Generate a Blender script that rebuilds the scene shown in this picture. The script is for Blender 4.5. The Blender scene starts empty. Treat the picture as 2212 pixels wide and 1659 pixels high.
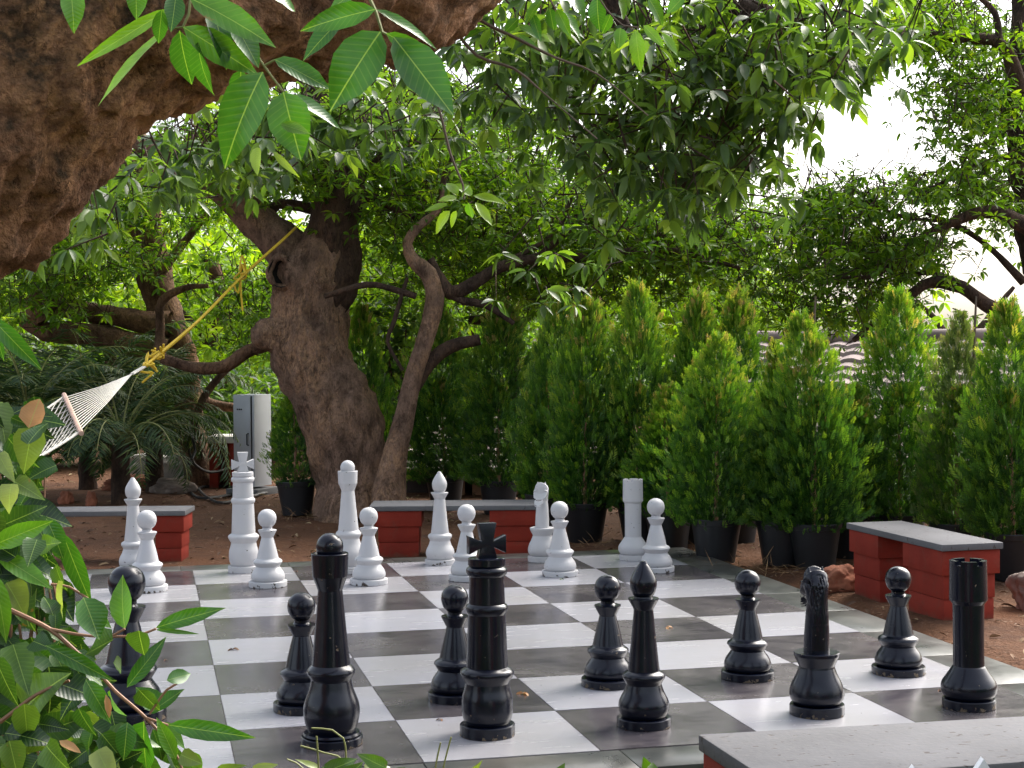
import bpy, bmesh, math, random
import numpy as np
from mathutils import Vector, Matrix, noise
rad = math.radians
random.seed(7); RNG = np.random.default_rng(7)
scn = bpy.context.scene
COL = scn.collection

# ------------------------------------------------------------------ camera frame
FPX, CAM = 3407.92, np.array([1.52702, -5.05699, 1.34759])
yaw, pit, rol = 0.22878, -0.02232, -0.00731
_f = np.array([math.sin(yaw)*math.cos(pit), math.cos(yaw)*math.cos(pit), math.sin(pit)])
_r0 = np.array([math.cos(yaw), -math.sin(yaw), 0.]); _u0 = np.cross(_r0, _f)
_r = _r0*math.cos(rol)+_u0*math.sin(rol); _u = _u0*math.cos(rol)-_r0*math.sin(rol)
def at(x, y, d):
    "survey point (x, y) of the photograph at distance d -> world"
    return CAM + d*(_f + _r*(x-1106)/FPX - _u*(y-829.5)/FPX)
def G(x, y, z=0.):
    v = _f + _r*(x-1106)/FPX - _u*(y-829.5)/FPX
    return CAM + v*((z-CAM[2])/v[2])
def atv(x, y, d):
    x = np.asarray(x)[:, None]; y = np.asarray(y)[:, None]; d = np.asarray(d)[:, None]
    return CAM + d*(_f + _r*(x-1106)/FPX - _u*(y-829.5)/FPX)
cam = bpy.data.cameras.new('camera'); co = bpy.data.objects.new('camera', cam); COL.objects.link(co)
co.matrix_world = Matrix(((_r[0], _u[0], -_f[0], CAM[0]), (_r[1], _u[1], -_f[1], CAM[1]), (_r[2], _u[2], -_f[2], CAM[2]), (0, 0, 0, 1)))
cam.sensor_width = 36; cam.lens = 36*FPX/2212; cam.clip_start = .05; cam.clip_end = 2000
scn.camera = co

# ------------------------------------------------------------------ helpers
def tag(o, label=None, cat=None, group=None, kind=None):
    if label: o['label'] = label
    if cat: o['category'] = cat
    if group: o['group'] = group
    if kind: o['kind'] = kind
    return o
def empty(name, loc, rz=0, **k):
    o = bpy.data.objects.new(name, None); COL.objects.link(o); o.location = [float(c) for c in loc]; o.rotation_euler = (0, 0, rz)
    o.empty_display_size = .1
    return tag(o, **k)
def link(name, me, parent=None, loc=None, mats=None):
    if mats is not None:
        for m in (mats if isinstance(mats, (list, tuple)) else [mats]): me.materials.append(m)
    o = bpy.data.objects.new(name, me); COL.objects.link(o)
    if parent: o.parent = parent
    if loc is not None: o.location = [float(c) for c in loc]
    return o
def copy_tree(o, parent=None):
    c = o.copy(); COL.objects.link(c); c.parent = parent
    for ch in list(o.children): copy_tree(ch, c)
    return c
def mesh_np(name, V, F, smooth=True, rnd=None, uv=None):
    "V (n,3), F (m,k) equal-size polygons; rnd per face; uv per vertex"
    V = np.asarray(V, np.float32); F = np.asarray(F, np.int32)
    me = bpy.data.meshes.new(name); m, k = F.shape
    me.vertices.add(len(V)); me.vertices.foreach_set('co', V.ravel())
    me.loops.add(m*k); me.loops.foreach_set('vertex_index', F.ravel())
    me.polygons.add(m); me.polygons.foreach_set('loop_start', np.arange(0, m*k, k, dtype=np.int32))
    me.polygons.foreach_set('use_smooth', np.full(m, smooth))
    if rnd is not None:
        a = me.attributes.new('rnd', 'FLOAT', 'FACE'); a.data.foreach_set('value', np.asarray(rnd, np.float32))
    if uv is not None:
        l = me.uv_layers.new(name='UVMap'); l.data.foreach_set('uv', np.asarray(uv, np.float32)[F.ravel()].ravel())
    me.update(calc_edges=True); me.validate()
    return me
def nrm(a): return a/np.maximum(np.linalg.norm(a, axis=-1, keepdims=True), 1e-9)

class MB:
    def __init__(s): s.v = []; s.f = []; s.m = []
    def add(s, V, F, mi=0):
        o = len(s.v); s.v += [tuple(map(float, p)) for p in V]; s.f += [tuple(i+o for i in f) for f in F]; s.m += [mi]*len(F)
    def box(s, c, sz, rz=0, mi=0, bev=0, taper=1.):
        "bevelled box by bmesh"
        bm = bmesh.new(); bmesh.ops.create_cube(bm, size=1)
        for v in bm.verts:
            t = taper if v.co.z < 0 else 1
            v.co = Vector((v.co.x*sz[0]*t, v.co.y*sz[1]*t, v.co.z*sz[2]))
        if bev: bmesh.ops.bevel(bm, geom=list(bm.edges), offset=bev, segments=2, affect='EDGES', profile=.5)
        bm.verts.ensure_lookup_table(); ca, sa = math.cos(rz), math.sin(rz)
        s.add([(c[0]+v.co.x*ca-v.co.y*sa, c[1]+v.co.x*sa+v.co.y*ca, c[2]+v.co.z) for v in bm.verts], [[v.index for v in f.verts] for f in bm.faces], mi)
        bm.free()
    def tube(s, pts, r, n=8, mi=0, cap=True):
        V, F = tube_vf(pts, r, n); s.add(V, F, mi)
        if cap:
            s.f.append(tuple(range(len(s.v)-len(V)+n-1, len(s.v)-len(V)-1, -1))); s.f.append(tuple(range(len(s.v)-n, len(s.v)))); s.m += [mi, mi]
    def build(s, name, mats, parent=None, smooth=True, ang=35, loc=None):
        me = bpy.data.meshes.new(name); me.from_pydata(s.v, [], s.f); me.update()
        for p, mi in zip(me.polygons, s.m): p.material_index = mi
        if smooth: me.shade_smooth(); me.set_sharp_from_angle(angle=rad(ang))
        return link(name, me, parent, loc, mats)
def catmull(P, step):
    P = np.asarray(P, float); out = []
    E = np.vstack([2*P[0]-P[1], P, 2*P[-1]-P[-2]])
    for i in range(1, len(E)-2):
        a, b, c, d = E[i-1:i+3]; n = max(1, int(np.linalg.norm((c-b)[:3])/step))
        for k in range(n):
            t = k/n; out.append(.5*((2*b)+(c-a)*t+(2*a-5*b+4*c-d)*t*t+(3*b-a-3*c+d)*t**3))
    out.append(P[-1]); return np.array(out)
def tube_vf(pts, r, n=8):
    P = np.asarray(pts, float); R = np.broadcast_to(np.asarray(r, float), (len(P),))
    T = nrm(np.gradient(P, axis=0)); a = np.array([0, 0, 1.]) if abs(T[0][2]) < .9 else np.array([1., 0, 0])
    N = nrm(np.cross(T[0], a)); V = []; th = np.arange(n)*2*math.pi/n
    for i in range(len(P)):
        N = nrm(N-T[i]*N.dot(T[i])); B = np.cross(T[i], N)
        V.append(P[i]+R[i]*(np.cos(th)[:, None]*N+np.sin(th)[:, None]*B))
    V = np.vstack(V); F = [(i*n+j, i*n+(j+1) % n, (i+1)*n+(j+1) % n, (i+1)*n+j) for i in range(len(P)-1) for j in range(n)]
    return V, F
def limb(mb, pts, n=24, step=.08, amp=.12, fr=3., seed=0, rough=.05, sway=.35):
    "pts: (x,y,z,r); bumpy organic limb"
    C = catmull(pts, step); C[:, 3] = np.maximum(C[:, 3], .002)
    P = C[:, :3].copy()
    for i in range(len(P)):
        w = noise.noise_vector(Vector(P[i])*1.7+Vector((seed, 0, 0))); P[i] += np.array(w)*C[i, 3]*sway
    V, F = tube_vf(P, C[:, 3], n); k = 0
    for i in range(len(P)):
        for j in range(n):
            p = V[k]; d = nrm(p-P[i]); q = Vector(p)
            s = noise.noise(q*fr+Vector((seed, 3, 1)))*amp + noise.noise(Vector((q.x*fr*5, q.y*fr*5, q.z*fr*2.2)))*rough + abs(noise.noise(q*fr*9))*rough*.6
            V[k] = p+d*C[i, 3]*s; k += 1
    mb.add(V, F)
    mb.add([P[-1]], []); e = len(mb.v)-1; b = e-n
    for j in range(n): mb.f.append((b+j, b+(j+1) % n, e)); mb.m.append(0)
def pxp(L, d=None):
    "list of (px,py,r_px[,depth]) -> (x,y,z,r)"
    o = []
    for q in L:
        dd = q[3] if len(q) > 3 else d
        o.append((*at(q[0], q[1], dd), q[2]*dd/FPX))
    return o
def lathe(name, prof, n=48, parent=None, mat=None, wob=.0015, sc=1.):
    "prof: list of runs; each run with >2 points is splined; points (z, r)"
    pr = []
    for run in prof:
        run = [np.array((z, r, 0.)) for z, r in run]
        c = catmull(run, 9) if len(run) > 2 else np.array(run)
        pr += [tuple(q[:2]) for q in c]
    mb = MB(); V = []
    for z, r in pr:
        for j in range(n):
            a = 2*math.pi*j/n; rr = max(r, .1)*sc*(1+wob*6*noise.noise(Vector((math.cos(a)*2, math.sin(a)*2, z*.01))))
            V.append((rr*math.cos(a), rr*math.sin(a), z*sc))
    F = [(i*n+j, i*n+(j+1) % n, (i+1)*n+(j+1) % n, (i+1)*n+j) for i in range(len(pr)-1) for j in range(n)]
    mb.add(V, F); mb.f.append(tuple(range(n-1, -1, -1))); mb.f.append(tuple(range(len(V)-n, len(V)))); mb.m += [0, 0]
    return mb.build(name, mat, parent, ang=38)

# ------------------------------------------------------------------ materials
class NT:
    def __init__(s, name):
        s.mat = bpy.data.materials.new(name); s.mat.use_nodes = True; s.t = s.mat.node_tree; s.n = s.t.nodes; s.l = s.t.links
        s.bs = s.n['Principled BSDF']; s.out = s.n['Material Output']; s._co = None
    def new(s, t, **k):
        n = s.n.new(t)
        for a, b in k.items(): setattr(n, a, b)
        return n
    def put(s, sock, v):
        if isinstance(v, bpy.types.NodeSocket): s.l.new(v, sock)
        elif sock.type == 'RGBA': sock.default_value = (*v, 1) if isinstance(v, (tuple, list)) else (v, v, v, 1)
        else: sock.default_value = v
    def co(s, which='Object'):
        if s._co is None: s._co = s.new('ShaderNodeTexCoord')
        return s._co.outputs[which]
    def scale(s, v, sc):
        m = s.new('ShaderNodeMapping'); s.l.new(v, m.inputs[0]); m.inputs[3].default_value = sc; return m.outputs[0]
    def noise(s, sc, det=6, rough=.55, vec=None, dist=0):
        n = s.new('ShaderNodeTexNoise'); n.inputs['Scale'].default_value = sc; n.inputs['Detail'].default_value = det
        n.inputs['Roughness'].default_value = rough; n.inputs['Distortion'].default_value = dist
        s.l.new(vec if vec is not None else s.co(), n.inputs['Vector']); return n.outputs['Fac']
    def vor(s, sc, feat='F1', vec=None, out='Distance'):
        n = s.new('ShaderNodeTexVoronoi', feature=feat); n.inputs['Scale'].default_value = sc
        s.l.new(vec if vec is not None else s.co(), n.inputs['Vector']); return n.outputs[out]
    def ramp(s, f, stops):
        n = s.new('ShaderNodeValToRGB'); e = n.color_ramp.elements
        while len(e) < len(stops): e.new(.5)
        for q, (p, c) in zip(e, stops): q.position = p; q.color = (*c, 1) if isinstance(c, tuple) else (c, c, c, 1)
        s.l.new(f, n.inputs[0]); return n.outputs[0]
    def mix(s, f, a, b, mode='MIX'):
        n = s.new('ShaderNodeMix', data_type='RGBA', blend_type=mode); s.put(n.inputs[0], f); s.put(n.inputs[6], a); s.put(n.inputs[7], b); return n.outputs[2]
    def math(s, op, a, b=0., c=False):
        n = s.new('ShaderNodeMath', operation=op, use_clamp=c); s.put(n.inputs[0], a); s.put(n.inputs[1], b); return n.outputs[0]
    def bump(s, h, st=.5, d=.01, nr=None):
        n = s.new('ShaderNodeBump'); n.inputs['Strength'].default_value = st; n.inputs['Distance'].default_value = d; s.put(n.inputs['Height'], h)
        if nr is not None: s.l.new(nr, n.inputs['Normal'])
        return n.outputs[0]
    def attr(s, name): return s.new('ShaderNodeAttribute', attribute_name=name).outputs['Fac']
    def fin(s, col=None, rough=None, normal=None, **k):
        if col is not None: s.put(s.bs.inputs['Base Color'], col)
        if rough is not None: s.put(s.bs.inputs['Roughness'], rough)
        if normal is not None: s.l.new(normal, s.bs.inputs['Normal'])
        for a, b in k.items(): s.put(s.bs.inputs[a.replace('_', ' ')], b)
        return s.mat

def leaf_mat(name, cols, rough=.4, trans=.4, tcol=None, veins=False, spec=.5):
    m = NT(name); r = m.attr('rnd'); c = m.ramp(r, cols)
    if veins:
        sep = m.new('ShaderNodeSeparateXYZ'); m.l.new(m.co('UV'), sep.inputs[0]); u, v = sep.outputs[0], sep.outputs[1]
        av = m.math('ABSOLUTE', m.math('SUBTRACT', v, .5))                       # 0 at midrib, .5 edge
        mid = m.math('LESS_THAN', av, .014)
        w = m.math('SINE', m.math('MULTIPLY', m.math('SUBTRACT', u, m.math('MULTIPLY', av, .35)), 75.))
        sv = m.math('MULTIPLY', m.ramp(w, [(.70, 0.), (1., 1.)]), .10)
        blot = m.ramp(m.noise(14, 3), [(.35, .75), (.65, 1.15)])
        c = m.mix(1., c, blot, 'MULTIPLY')
        c = m.mix(m.math('MAXIMUM', m.math('MULTIPLY', mid, .6), sv), c, (.28, .40, .10))
        c = m.mix(m.math('MULTIPLY', m.ramp(m.noise(24, 5, .65), [(.66, 0.), (.70, .9)]), m.ramp(r, [(.3, 0.), (.5, 1.)])), c, (.22, .12, .03))
        m.l.new(m.bump(m.math('ADD', m.math('MULTIPLY', w, .2), m.math('MULTIPLY', m.noise(60, 3), .6)), .25, .002), m.bs.inputs['Normal'])
    m.fin(c, rough); m.bs.inputs['Specular IOR Level'].default_value = spec
    t = m.new('ShaderNodeBsdfTranslucent'); tc = m.mix(1., c, tcol or (1.5, 1.6, .5), 'MULTIPLY'); m.l.new(tc, t.inputs[0])
    x = m.new('ShaderNodeMixShader'); x.inputs[0].default_value = trans
    m.l.new(m.bs.outputs[0], x.inputs[1]); m.l.new(t.outputs[0], x.inputs[2]); m.l.new(x.outputs[0], m.out.inputs[0])
    return m.mat
def bark_mat(name, a, b, c, sc=6., zs=.35, bump=1., top_dark=None, dist=.045):
    m = NT(name); v = m.scale(m.co(), (1, 1, zs)); wv = m.new('ShaderNodeVectorMath', operation='ADD')
    wn = m.new('ShaderNodeTexNoise'); wn.inputs['Scale'].default_value = sc*1.2; wn.inputs['Detail'].default_value = 4; m.l.new(v, wn.inputs['Vector'])
    ws = m.new('ShaderNodeVectorMath', operation='SCALE'); ws.inputs[3].default_value = .07; m.l.new(wn.outputs['Color'], ws.inputs[0]); m.l.new(v, wv.inputs[0]); m.l.new(ws.outputs[0], wv.inputs[1]); w = wv.outputs[0]
    n1 = m.noise(sc, 9, .72, w); n2 = m.noise(sc*4.2, 7, .65, w); n3 = m.noise(sc*11, 6, .65, v)
    rid = m.math('ABSOLUTE', m.math('SUBTRACT', m.noise(sc*1.7, 7, .7, m.scale(w, (1, 1, .6))), .5)); crack = m.math('MULTIPLY', m.ramp(rid, [(0., 1.), (.018, 0.)]), m.ramp(m.noise(sc*.8, 3), [(.48, 0.), (.56, 1.)]))
    big = m.noise(sc*.28, 4, .55)
    col = m.mix(m.ramp(n1, [(.38, 0.), (.60, 1.)]), a, b)
    col = m.mix(m.math('MULTIPLY', m.ramp(big, [(.44, 0.), (.60, 1.)]), m.ramp(n2, [(.40, .1), (.6, 1.)])), col, c)
    col = m.mix(m.ramp(n3, [(.50, 0.), (.72, .7)]), col, tuple(x*.4 for x in a))
    if top_dark:                                                          # darker brown on upward-facing parts of the limb, broken by noise
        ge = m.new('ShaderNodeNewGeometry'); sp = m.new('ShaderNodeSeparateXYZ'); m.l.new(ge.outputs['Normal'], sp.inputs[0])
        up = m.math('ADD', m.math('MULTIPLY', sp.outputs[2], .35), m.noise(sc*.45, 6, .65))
        col = m.mix(m.math('MULTIPLY', m.ramp(up, [(.40, 0.), (.56, .95)]), m.ramp(m.noise(sc*6, 4), [(.35, .35), (.6, 1.)])), col, top_dark)
    col = m.mix(m.math('MULTIPLY', crack, m.ramp(n2, [(.42, 0.), (.55, .8)])), col, tuple(x*.22 for x in a))
    h = m.math('SUBTRACT', m.math('ADD', m.math('ADD', m.math('MULTIPLY', n1, 1.3), m.math('MULTIPLY', n2, .8)), m.math('MULTIPLY', n3, .3)), m.math('MULTIPLY', crack, .25))
    return m.fin(col, .92, m.bump(h, bump, dist), Specular_IOR_Level=.2)
def paint_mat(name, col, rough, chip, chipcol, coat=0., dirt=.3, gen=None):
    "painted turned wood: scuffs, dust, chips near the foot"
    m = NT(name); sep = m.new('ShaderNodeSeparateXYZ'); m.l.new(m.co(), sep.inputs[0]); z = sep.outputs[2]
    oi = m.new('ShaderNodeObjectInfo'); ad = m.new('ShaderNodeVectorMath', operation='ADD')
    sv = m.new('ShaderNodeVectorMath', operation='SCALE'); sv.inputs[0].default_value = (7, 3, 5); m.l.new(oi.outputs['Random'], sv.inputs[3])
    m.l.new(m.co(), ad.inputs[0]); m.l.new(sv.outputs[0], ad.inputs[1]); v = ad.outputs[0]
    low = m.new('ShaderNodeMapRange'); m.l.new(z, low.inputs[0]); low.inputs[1].default_value = .030; low.inputs[2].default_value = .0; low.inputs[3].default_value = 0; low.inputs[4].default_value = chip
    n = m.noise(38, 5, .6, v); mask = m.math('GREATER_THAN', m.math('ADD', n, low.outputs[0]), .70)
    spk = m.math('GREATER_THAN', m.noise(55, 3, .5, v), .745); mask = m.math('MAXIMUM', mask, spk)
    dn = m.noise(9, 5, .6, v); c = m.mix(m.math('MULTIPLY', m.ramp(dn, [(.42, 0.), (.75, 1.)]), dirt), col, gen or (.25, .23, .2))
    c = m.mix(mask, c, m.mix(m.noise(90, 2, .5, v), chipcol, tuple(q*.35 for q in chipcol)))
    h = m.math('SUBTRACT', m.math('ADD', m.math('MULTIPLY', n, .3), m.math('MULTIPLY', m.noise(14, 3, .5, m.scale(v, (1, 1, .25))), .8)), m.math('MULTIPLY', mask, .6))
    r = m.math('ADD', m.math('MULTIPLY', dn, .22), rough-.1)
    return m.fin(c, m.mix(mask, r, .8), m.bump(h, .35, .004), Coat_Weight=coat, Coat_Roughness=.12, Specular_IOR_Level=.38)
def simple(name, col, rough=.6, var=.25, sc=8, bump=.3, metallic=0, **k):
    m = NT(name); n = m.noise(sc, 6, .6); c = m.mix(m.ramp(n, [(.3, 0.), (.7, 1.)]), tuple(q*(1-var) for q in col), tuple(min(1, q*(1+var)) for q in col))
    return m.fin(c, rough, m.bump(m.noise(sc*6, 5), bump, .004), Metallic=metallic, **k)

M = {}
M['black'] = paint_mat('black_gloss_paint', (.0025, .0038, .011), .22, .18, (.20, .15, .10), coat=.0, dirt=.08, gen=(.03, .03, .034))
M['white'] = paint_mat('white_paint', (.48, .48, .50), .42, .15, (.09, .07, .055), dirt=.22, gen=(.52, .49, .44))
def tile_white():
    m = NT('white_vitrified_tile'); oi = m.attr('rnd')
    v = m.scale(m.co(), (1, 5, 1)); n = m.noise(3, 6, .6, v); st = m.noise(.9, 5, .6, dist=.4)
    c = m.mix(m.ramp(st, [(.40, 0.), (.72, .7)]), (.305, .307, .34), (.275, .265, .255))
    c = m.mix(m.ramp(m.noise(26, 6, .65), [(.58, 0.), (.80, .28)]), c, (.24, .22, .19)); c = m.mix(m.ramp(m.noise(2.6, 8, .72, m.scale(m.co(), (1, 1.2, 1)), .4), [(.52, 0.), (.80, .30)]), c, (.26, .245, .225))
    c = m.mix(1., c, m.ramp(oi, [(0., .9), (1., 1.04)]), 'MULTIPLY')
    c = m.mix(m.math('GREATER_THAN', m.noise(60, 2, .5), .76), c, (.10, .08, .06))
    return m.fin(c, m.math('ADD', m.math('MULTIPLY', n, .12), .20), m.bump(m.noise(2.2, 2), .10, .01), Specular_IOR_Level=.5)
def tile_black():
    m = NT('black_vitrified_tile'); v = m.scale(m.co(), (1.2, 7, 1)); n = m.noise(4, 7, .7, v, .5); st = m.noise(2.2, 6, .65, dist=.8)
    c = m.mix(m.ramp(n, [(.35, 0.), (.7, 1.)]), (.030, .027, .034), (.078, .070, .078))
    c = m.mix(m.ramp(st, [(.42, 0.), (.85, .55)]), c, (.15, .135, .12))
    c = m.mix(m.math('GREATER_THAN', m.noise(70, 2, .5), .77), c, (.22, .2, .17))
    r = m.math('ADD', m.math('MULTIPLY', m.ramp(st, [(.3, 0.), (.9, 1.)]), .25), .15)
    return m.fin(c, r, m.bump(m.noise(2.5, 3), .12, .01), Specular_IOR_Level=.6)
def slate():
    m = NT('polished_slate_border'); n = m.noise(2.5, 8, .7, dist=.4); st = m.noise(.8, 5)
    c = m.mix(m.ramp(n, [(.35, 0.), (.7, 1.)]), (.030, .034, .033), (.085, .088, .080)); c = m.mix(m.ramp(st, [(.5, 0.), (.75, .6)]), c, (.12, .095, .07))
    return m.fin(c, m.math('ADD', m.math('MULTIPLY', n, .45), .10), m.bump(m.noise(5, 3), .15, .01))
def stone_slab():
    m = NT('grey_stone_slab'); n = m.noise(1.6, 7, .6); p = m.noise(30, 2, .5, m.scale(m.co(), (1, 1.8, 1)))
    c = m.mix(m.ramp(n, [(.35, 0.), (.68, 1.)]), (.105, .105, .110), (.155, .155, .163))
    c = m.mix(m.ramp(p, [(.66, 0.), (.71, .85)]), c, (.07, .06, .055)); c = m.mix(m.ramp(m.noise(70, 4), [(.5, 0.), (.8, .35)]), c, (.17, .16, .15))
    m.bs.inputs['Specular IOR Level'].default_value = .15
    return m.fin(c, .85, m.bump(m.math('SUBTRACT', m.noise(60, 5), m.math('MULTIPLY', m.ramp(p, [(.66, 0.), (.72, 1.)]), .9)), .35, .004))
def red_paint():
    m = NT('red_oxide_masonry_paint'); n = m.noise(3.5, 6, .6)
    c = m.mix(m.ramp(n, [(.3, 0.), (.7, 1.)]), (.17, .017, .009), (.26, .030, .016))
    c = m.mix(m.ramp(m.noise(11, 7, .7, dist=.5), [(.54, 0.), (.72, .7)]), c, (.16, .045, .028))
    sp = m.new('ShaderNodeSeparateXYZ'); m.l.new(m.co(), sp.inputs[0]); mud = m.math('ADD', m.math('MULTIPLY', sp.outputs[2], -9.), m.noise(16, 5, .6)); c = m.mix(m.ramp(mud, [(.15, 0.), (.6, .75)]), c, (.13, .075, .048))
    return m.fin(c, .8, m.bump(m.noise(45, 6, .6), .35, .006), Specular_IOR_Level=.25)
def soil():
    m = NT('red_garden_soil'); n = m.noise(.7, 8, .65); n2 = m.noise(9, 8, .7)
    c = m.mix(m.ramp(n, [(.35, 0.), (.65, 1.)]), (.080, .037, .020), (.15, .072, .038))
    c = m.mix(m.ramp(n2, [(.50, 0.), (.72, .8)]), c, (.055, .028, .018)); c = m.mix(m.ramp(m.noise(30, 4), [(.62, 0.), (.72, .8)]), c, (.24, .17, .12))
    c = m.mix(m.ramp(m.vor(22), [(.04, .8), (.09, 0.)]), c, (.20, .13, .09))
    return m.fin(c, .95, m.bump(m.math('ADD', n2, m.noise(45, 5)), .9, .03), Specular_IOR_Level=.15)
M['tw'], M['tb'], M['slate'], M['slab'], M['red'], M['soil'] = tile_white(), tile_black(), slate(), stone_slab(), red_paint(), soil()
M['grout'] = simple('grout', (.10, .09, .085), .9)
M['bark_main'] = bark_mat('mango_bark_brown', (.13, .082, .057), (.37, .235, .165), (.52, .31, .18), 8.5, .5, 1., dist=.07, top_dark=None)
M['bark_fore'] = bark_mat('rough_orange_bark', (.17, .085, .045), (.52, .275, .145), (.70, .38, .16), 7., .9, 1., dist=.07, top_dark=(.055, .038, .020))
M['bark_dark'] = bark_mat('dark_branch_bark', (.030, .020, .015), (.085, .055, .040), (.12, .07, .045), 9., .4, .8)
M['bark_orange'] = bark_mat('orange_bark', (.085, .045, .030), (.20, .12, .075), (.34, .19, .10), 9., .5, 1.)
M['twig'] = simple('twig_bark', (.12, .085, .06), .8); M['twig_g'] = simple('green_twig', (.20, .21, .06), .6); M['stem_br'] = simple('brown_stem', (.26, .13, .07), .6)
G1 = [(0., (.012, .040, .012)), (.5, (.028, .085, .018)), (.85, (.05, .13, .02)), (1., (.14, .20, .03))]
M['leaf_dark'] = leaf_mat('dark_mango_leaves', [(0., (.036, .064, .028)), (.45, (.062, .118, .030)), (.8, (.135, .22, .030)), (1., (.27, .36, .05))], .36, .48, spec=.5)
M['leaf_fine'] = leaf_mat('fine_green_leaves', [(0., (.034, .080, .012)), (.5, (.085, .180, .016)), (.85, (.18, .29, .022)), (1., (.32, .38, .035))], .5, .54, tcol=(1.6, 1.6, .4), spec=.35)
M['leaf_bright'] = leaf_mat('sunlit_leaves', [(0., (.12, .21, .015)), (.5, (.22, .34, .022)), (.85, (.32, .42, .03)), (1., (.45, .45, .07))], .5, .5)
M['leaf_near'] = leaf_mat('glossy_near_leaves', [(0., (.018, .075, .013)), (.45, (.042, .135, .015)), (.75, (.085, .21, .018)), (.88, (.16, .28, .025)), (1., (.28, .38, .045))], .28, .30, veins=True, spec=.5)
M['leaf_vine'] = leaf_mat('variegated_vine_leaves', [(0., (.010, .034, .008)), (.4, (.024, .072, .012)), (.7, (.062, .13, .020)), (.9, (.16, .22, .055)), (1., (.30, .34, .13))], .33, .30, veins=True)
M['leaf_tan'] = leaf_mat('dry_tan_leaf', [(0., (.42, .22, .09)), (1., (.50, .30, .14))], .7, .25, tcol=(1.2, 1., .7), veins=True)
M['thuja'] = leaf_mat('thuja_sprays', [(0., (.012, .040, .012)), (.28, (.038, .110, .016)), (.55, (.105, .215, .019)), (.82, (.21, .30, .028)), (.93, (.30, .31, .06)), (1., (.34, .24, .10))], .55, .42)
M['thuja_pale'] = leaf_mat('pale_thuja_sprays', [(0., (.035, .065, .022)), (.4, (.075, .125, .03)), (.8, (.16, .21, .06)), (1., (.24, .22, .10))], .6, .3)
M['palm'] = leaf_mat('palm_leaflets', [(0., (.018, .042, .016)), (.6, (.038, .080, .026)), (1., (.12, .15, .04))], .55, .25, tcol=(1.3, 1.4, .7), spec=.3)
M['pot'] = simple('black_plastic_pot', (.010, .011, .013), .42, .2, 12, .1)
M['rope'] = simple('yellow_nylon_rope', (.62, .42, .02), .55, .2, 60); M['cord'] = simple('cotton_cord', (.55, .53, .47), .85, .2, 60)
M['wood'] = simple('worn_spreader_wood', (.42, .27, .2), .6, .3, 20)
M['steel'] = simple('grey_powder_coated_steel', (.52, .54, .58), .42, .08, 3, .05); M['steel_dk'] = simple('dark_steel_gap', (.03, .03, .035), .5)
M['rock'] = simple('grey_boulder_stone', (.20, .155, .13), .9, .45, 5, 1.); M['rock_red'] = simple('red_laterite_stone', (.24, .085, .045), .95, .5, 6, 1.)
M['roof'] = simple('weathered_clay_tile', (.23, .18, .17), .9, .4, 2.5, .5); M['shedwall'] = simple('dark_shed_wall', (.05, .035, .03), .9)
M['plaster'] = simple('whitewashed_top', (.55, .53, .50), .8, .2, 6); M['litter'] = simple('dry_litter', (.16, .085, .045), .9, .5, 25)
M['hose'] = simple('black_rubber_hose', (.018, .015, .014), .6)
M['white_fence'] = simple('white_picket_paint', (.78, .79, .81), .5, .06, 6, .1)

# ------------------------------------------------------------------ ground + board
def ground():
    xs = np.concatenate([[-300, -80, -30], np.linspace(-12, 18, 181), [30, 80, 300]]); ys = np.concatenate([[-60, -20], np.linspace(-7, 22, 175), [40, 90, 400]])
    X, Y = np.meshgrid(xs, ys); Z = np.full(X.shape, -.05)
    for i in range(X.shape[0]):
        for j in range(X.shape[1]):
            x, y = X[i, j], Y[i, j]; s = noise.noise(Vector((x*.5, y*.5, 0)))*.03+noise.noise(Vector((x*2.4, y*2.4, 3)))*.014
            near = (-.4 < x < 5.2) and (-.4 < y < 5.2)
            Z[i, j] += min(s, .012) if not near else -.05
    V = np.stack([X, Y, Z], -1).reshape(-1, 3); n = len(xs)
    idx = np.arange(len(V)).reshape(len(ys), n)
    F = np.stack([idx[:-1, :-1], idx[:-1, 1:], idx[1:, 1:], idx[1:, :-1]], -1).reshape(-1, 4)
    tag(link('ground', mesh_np('ground', V, F), mats=M['soil']), kind='structure')
ground()
S = .6
board = empty('chessboard_floor', (2.4, 2.4, 0), label='giant black and white tiled chessboard floor with polished slate border', cat='chessboard')
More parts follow.
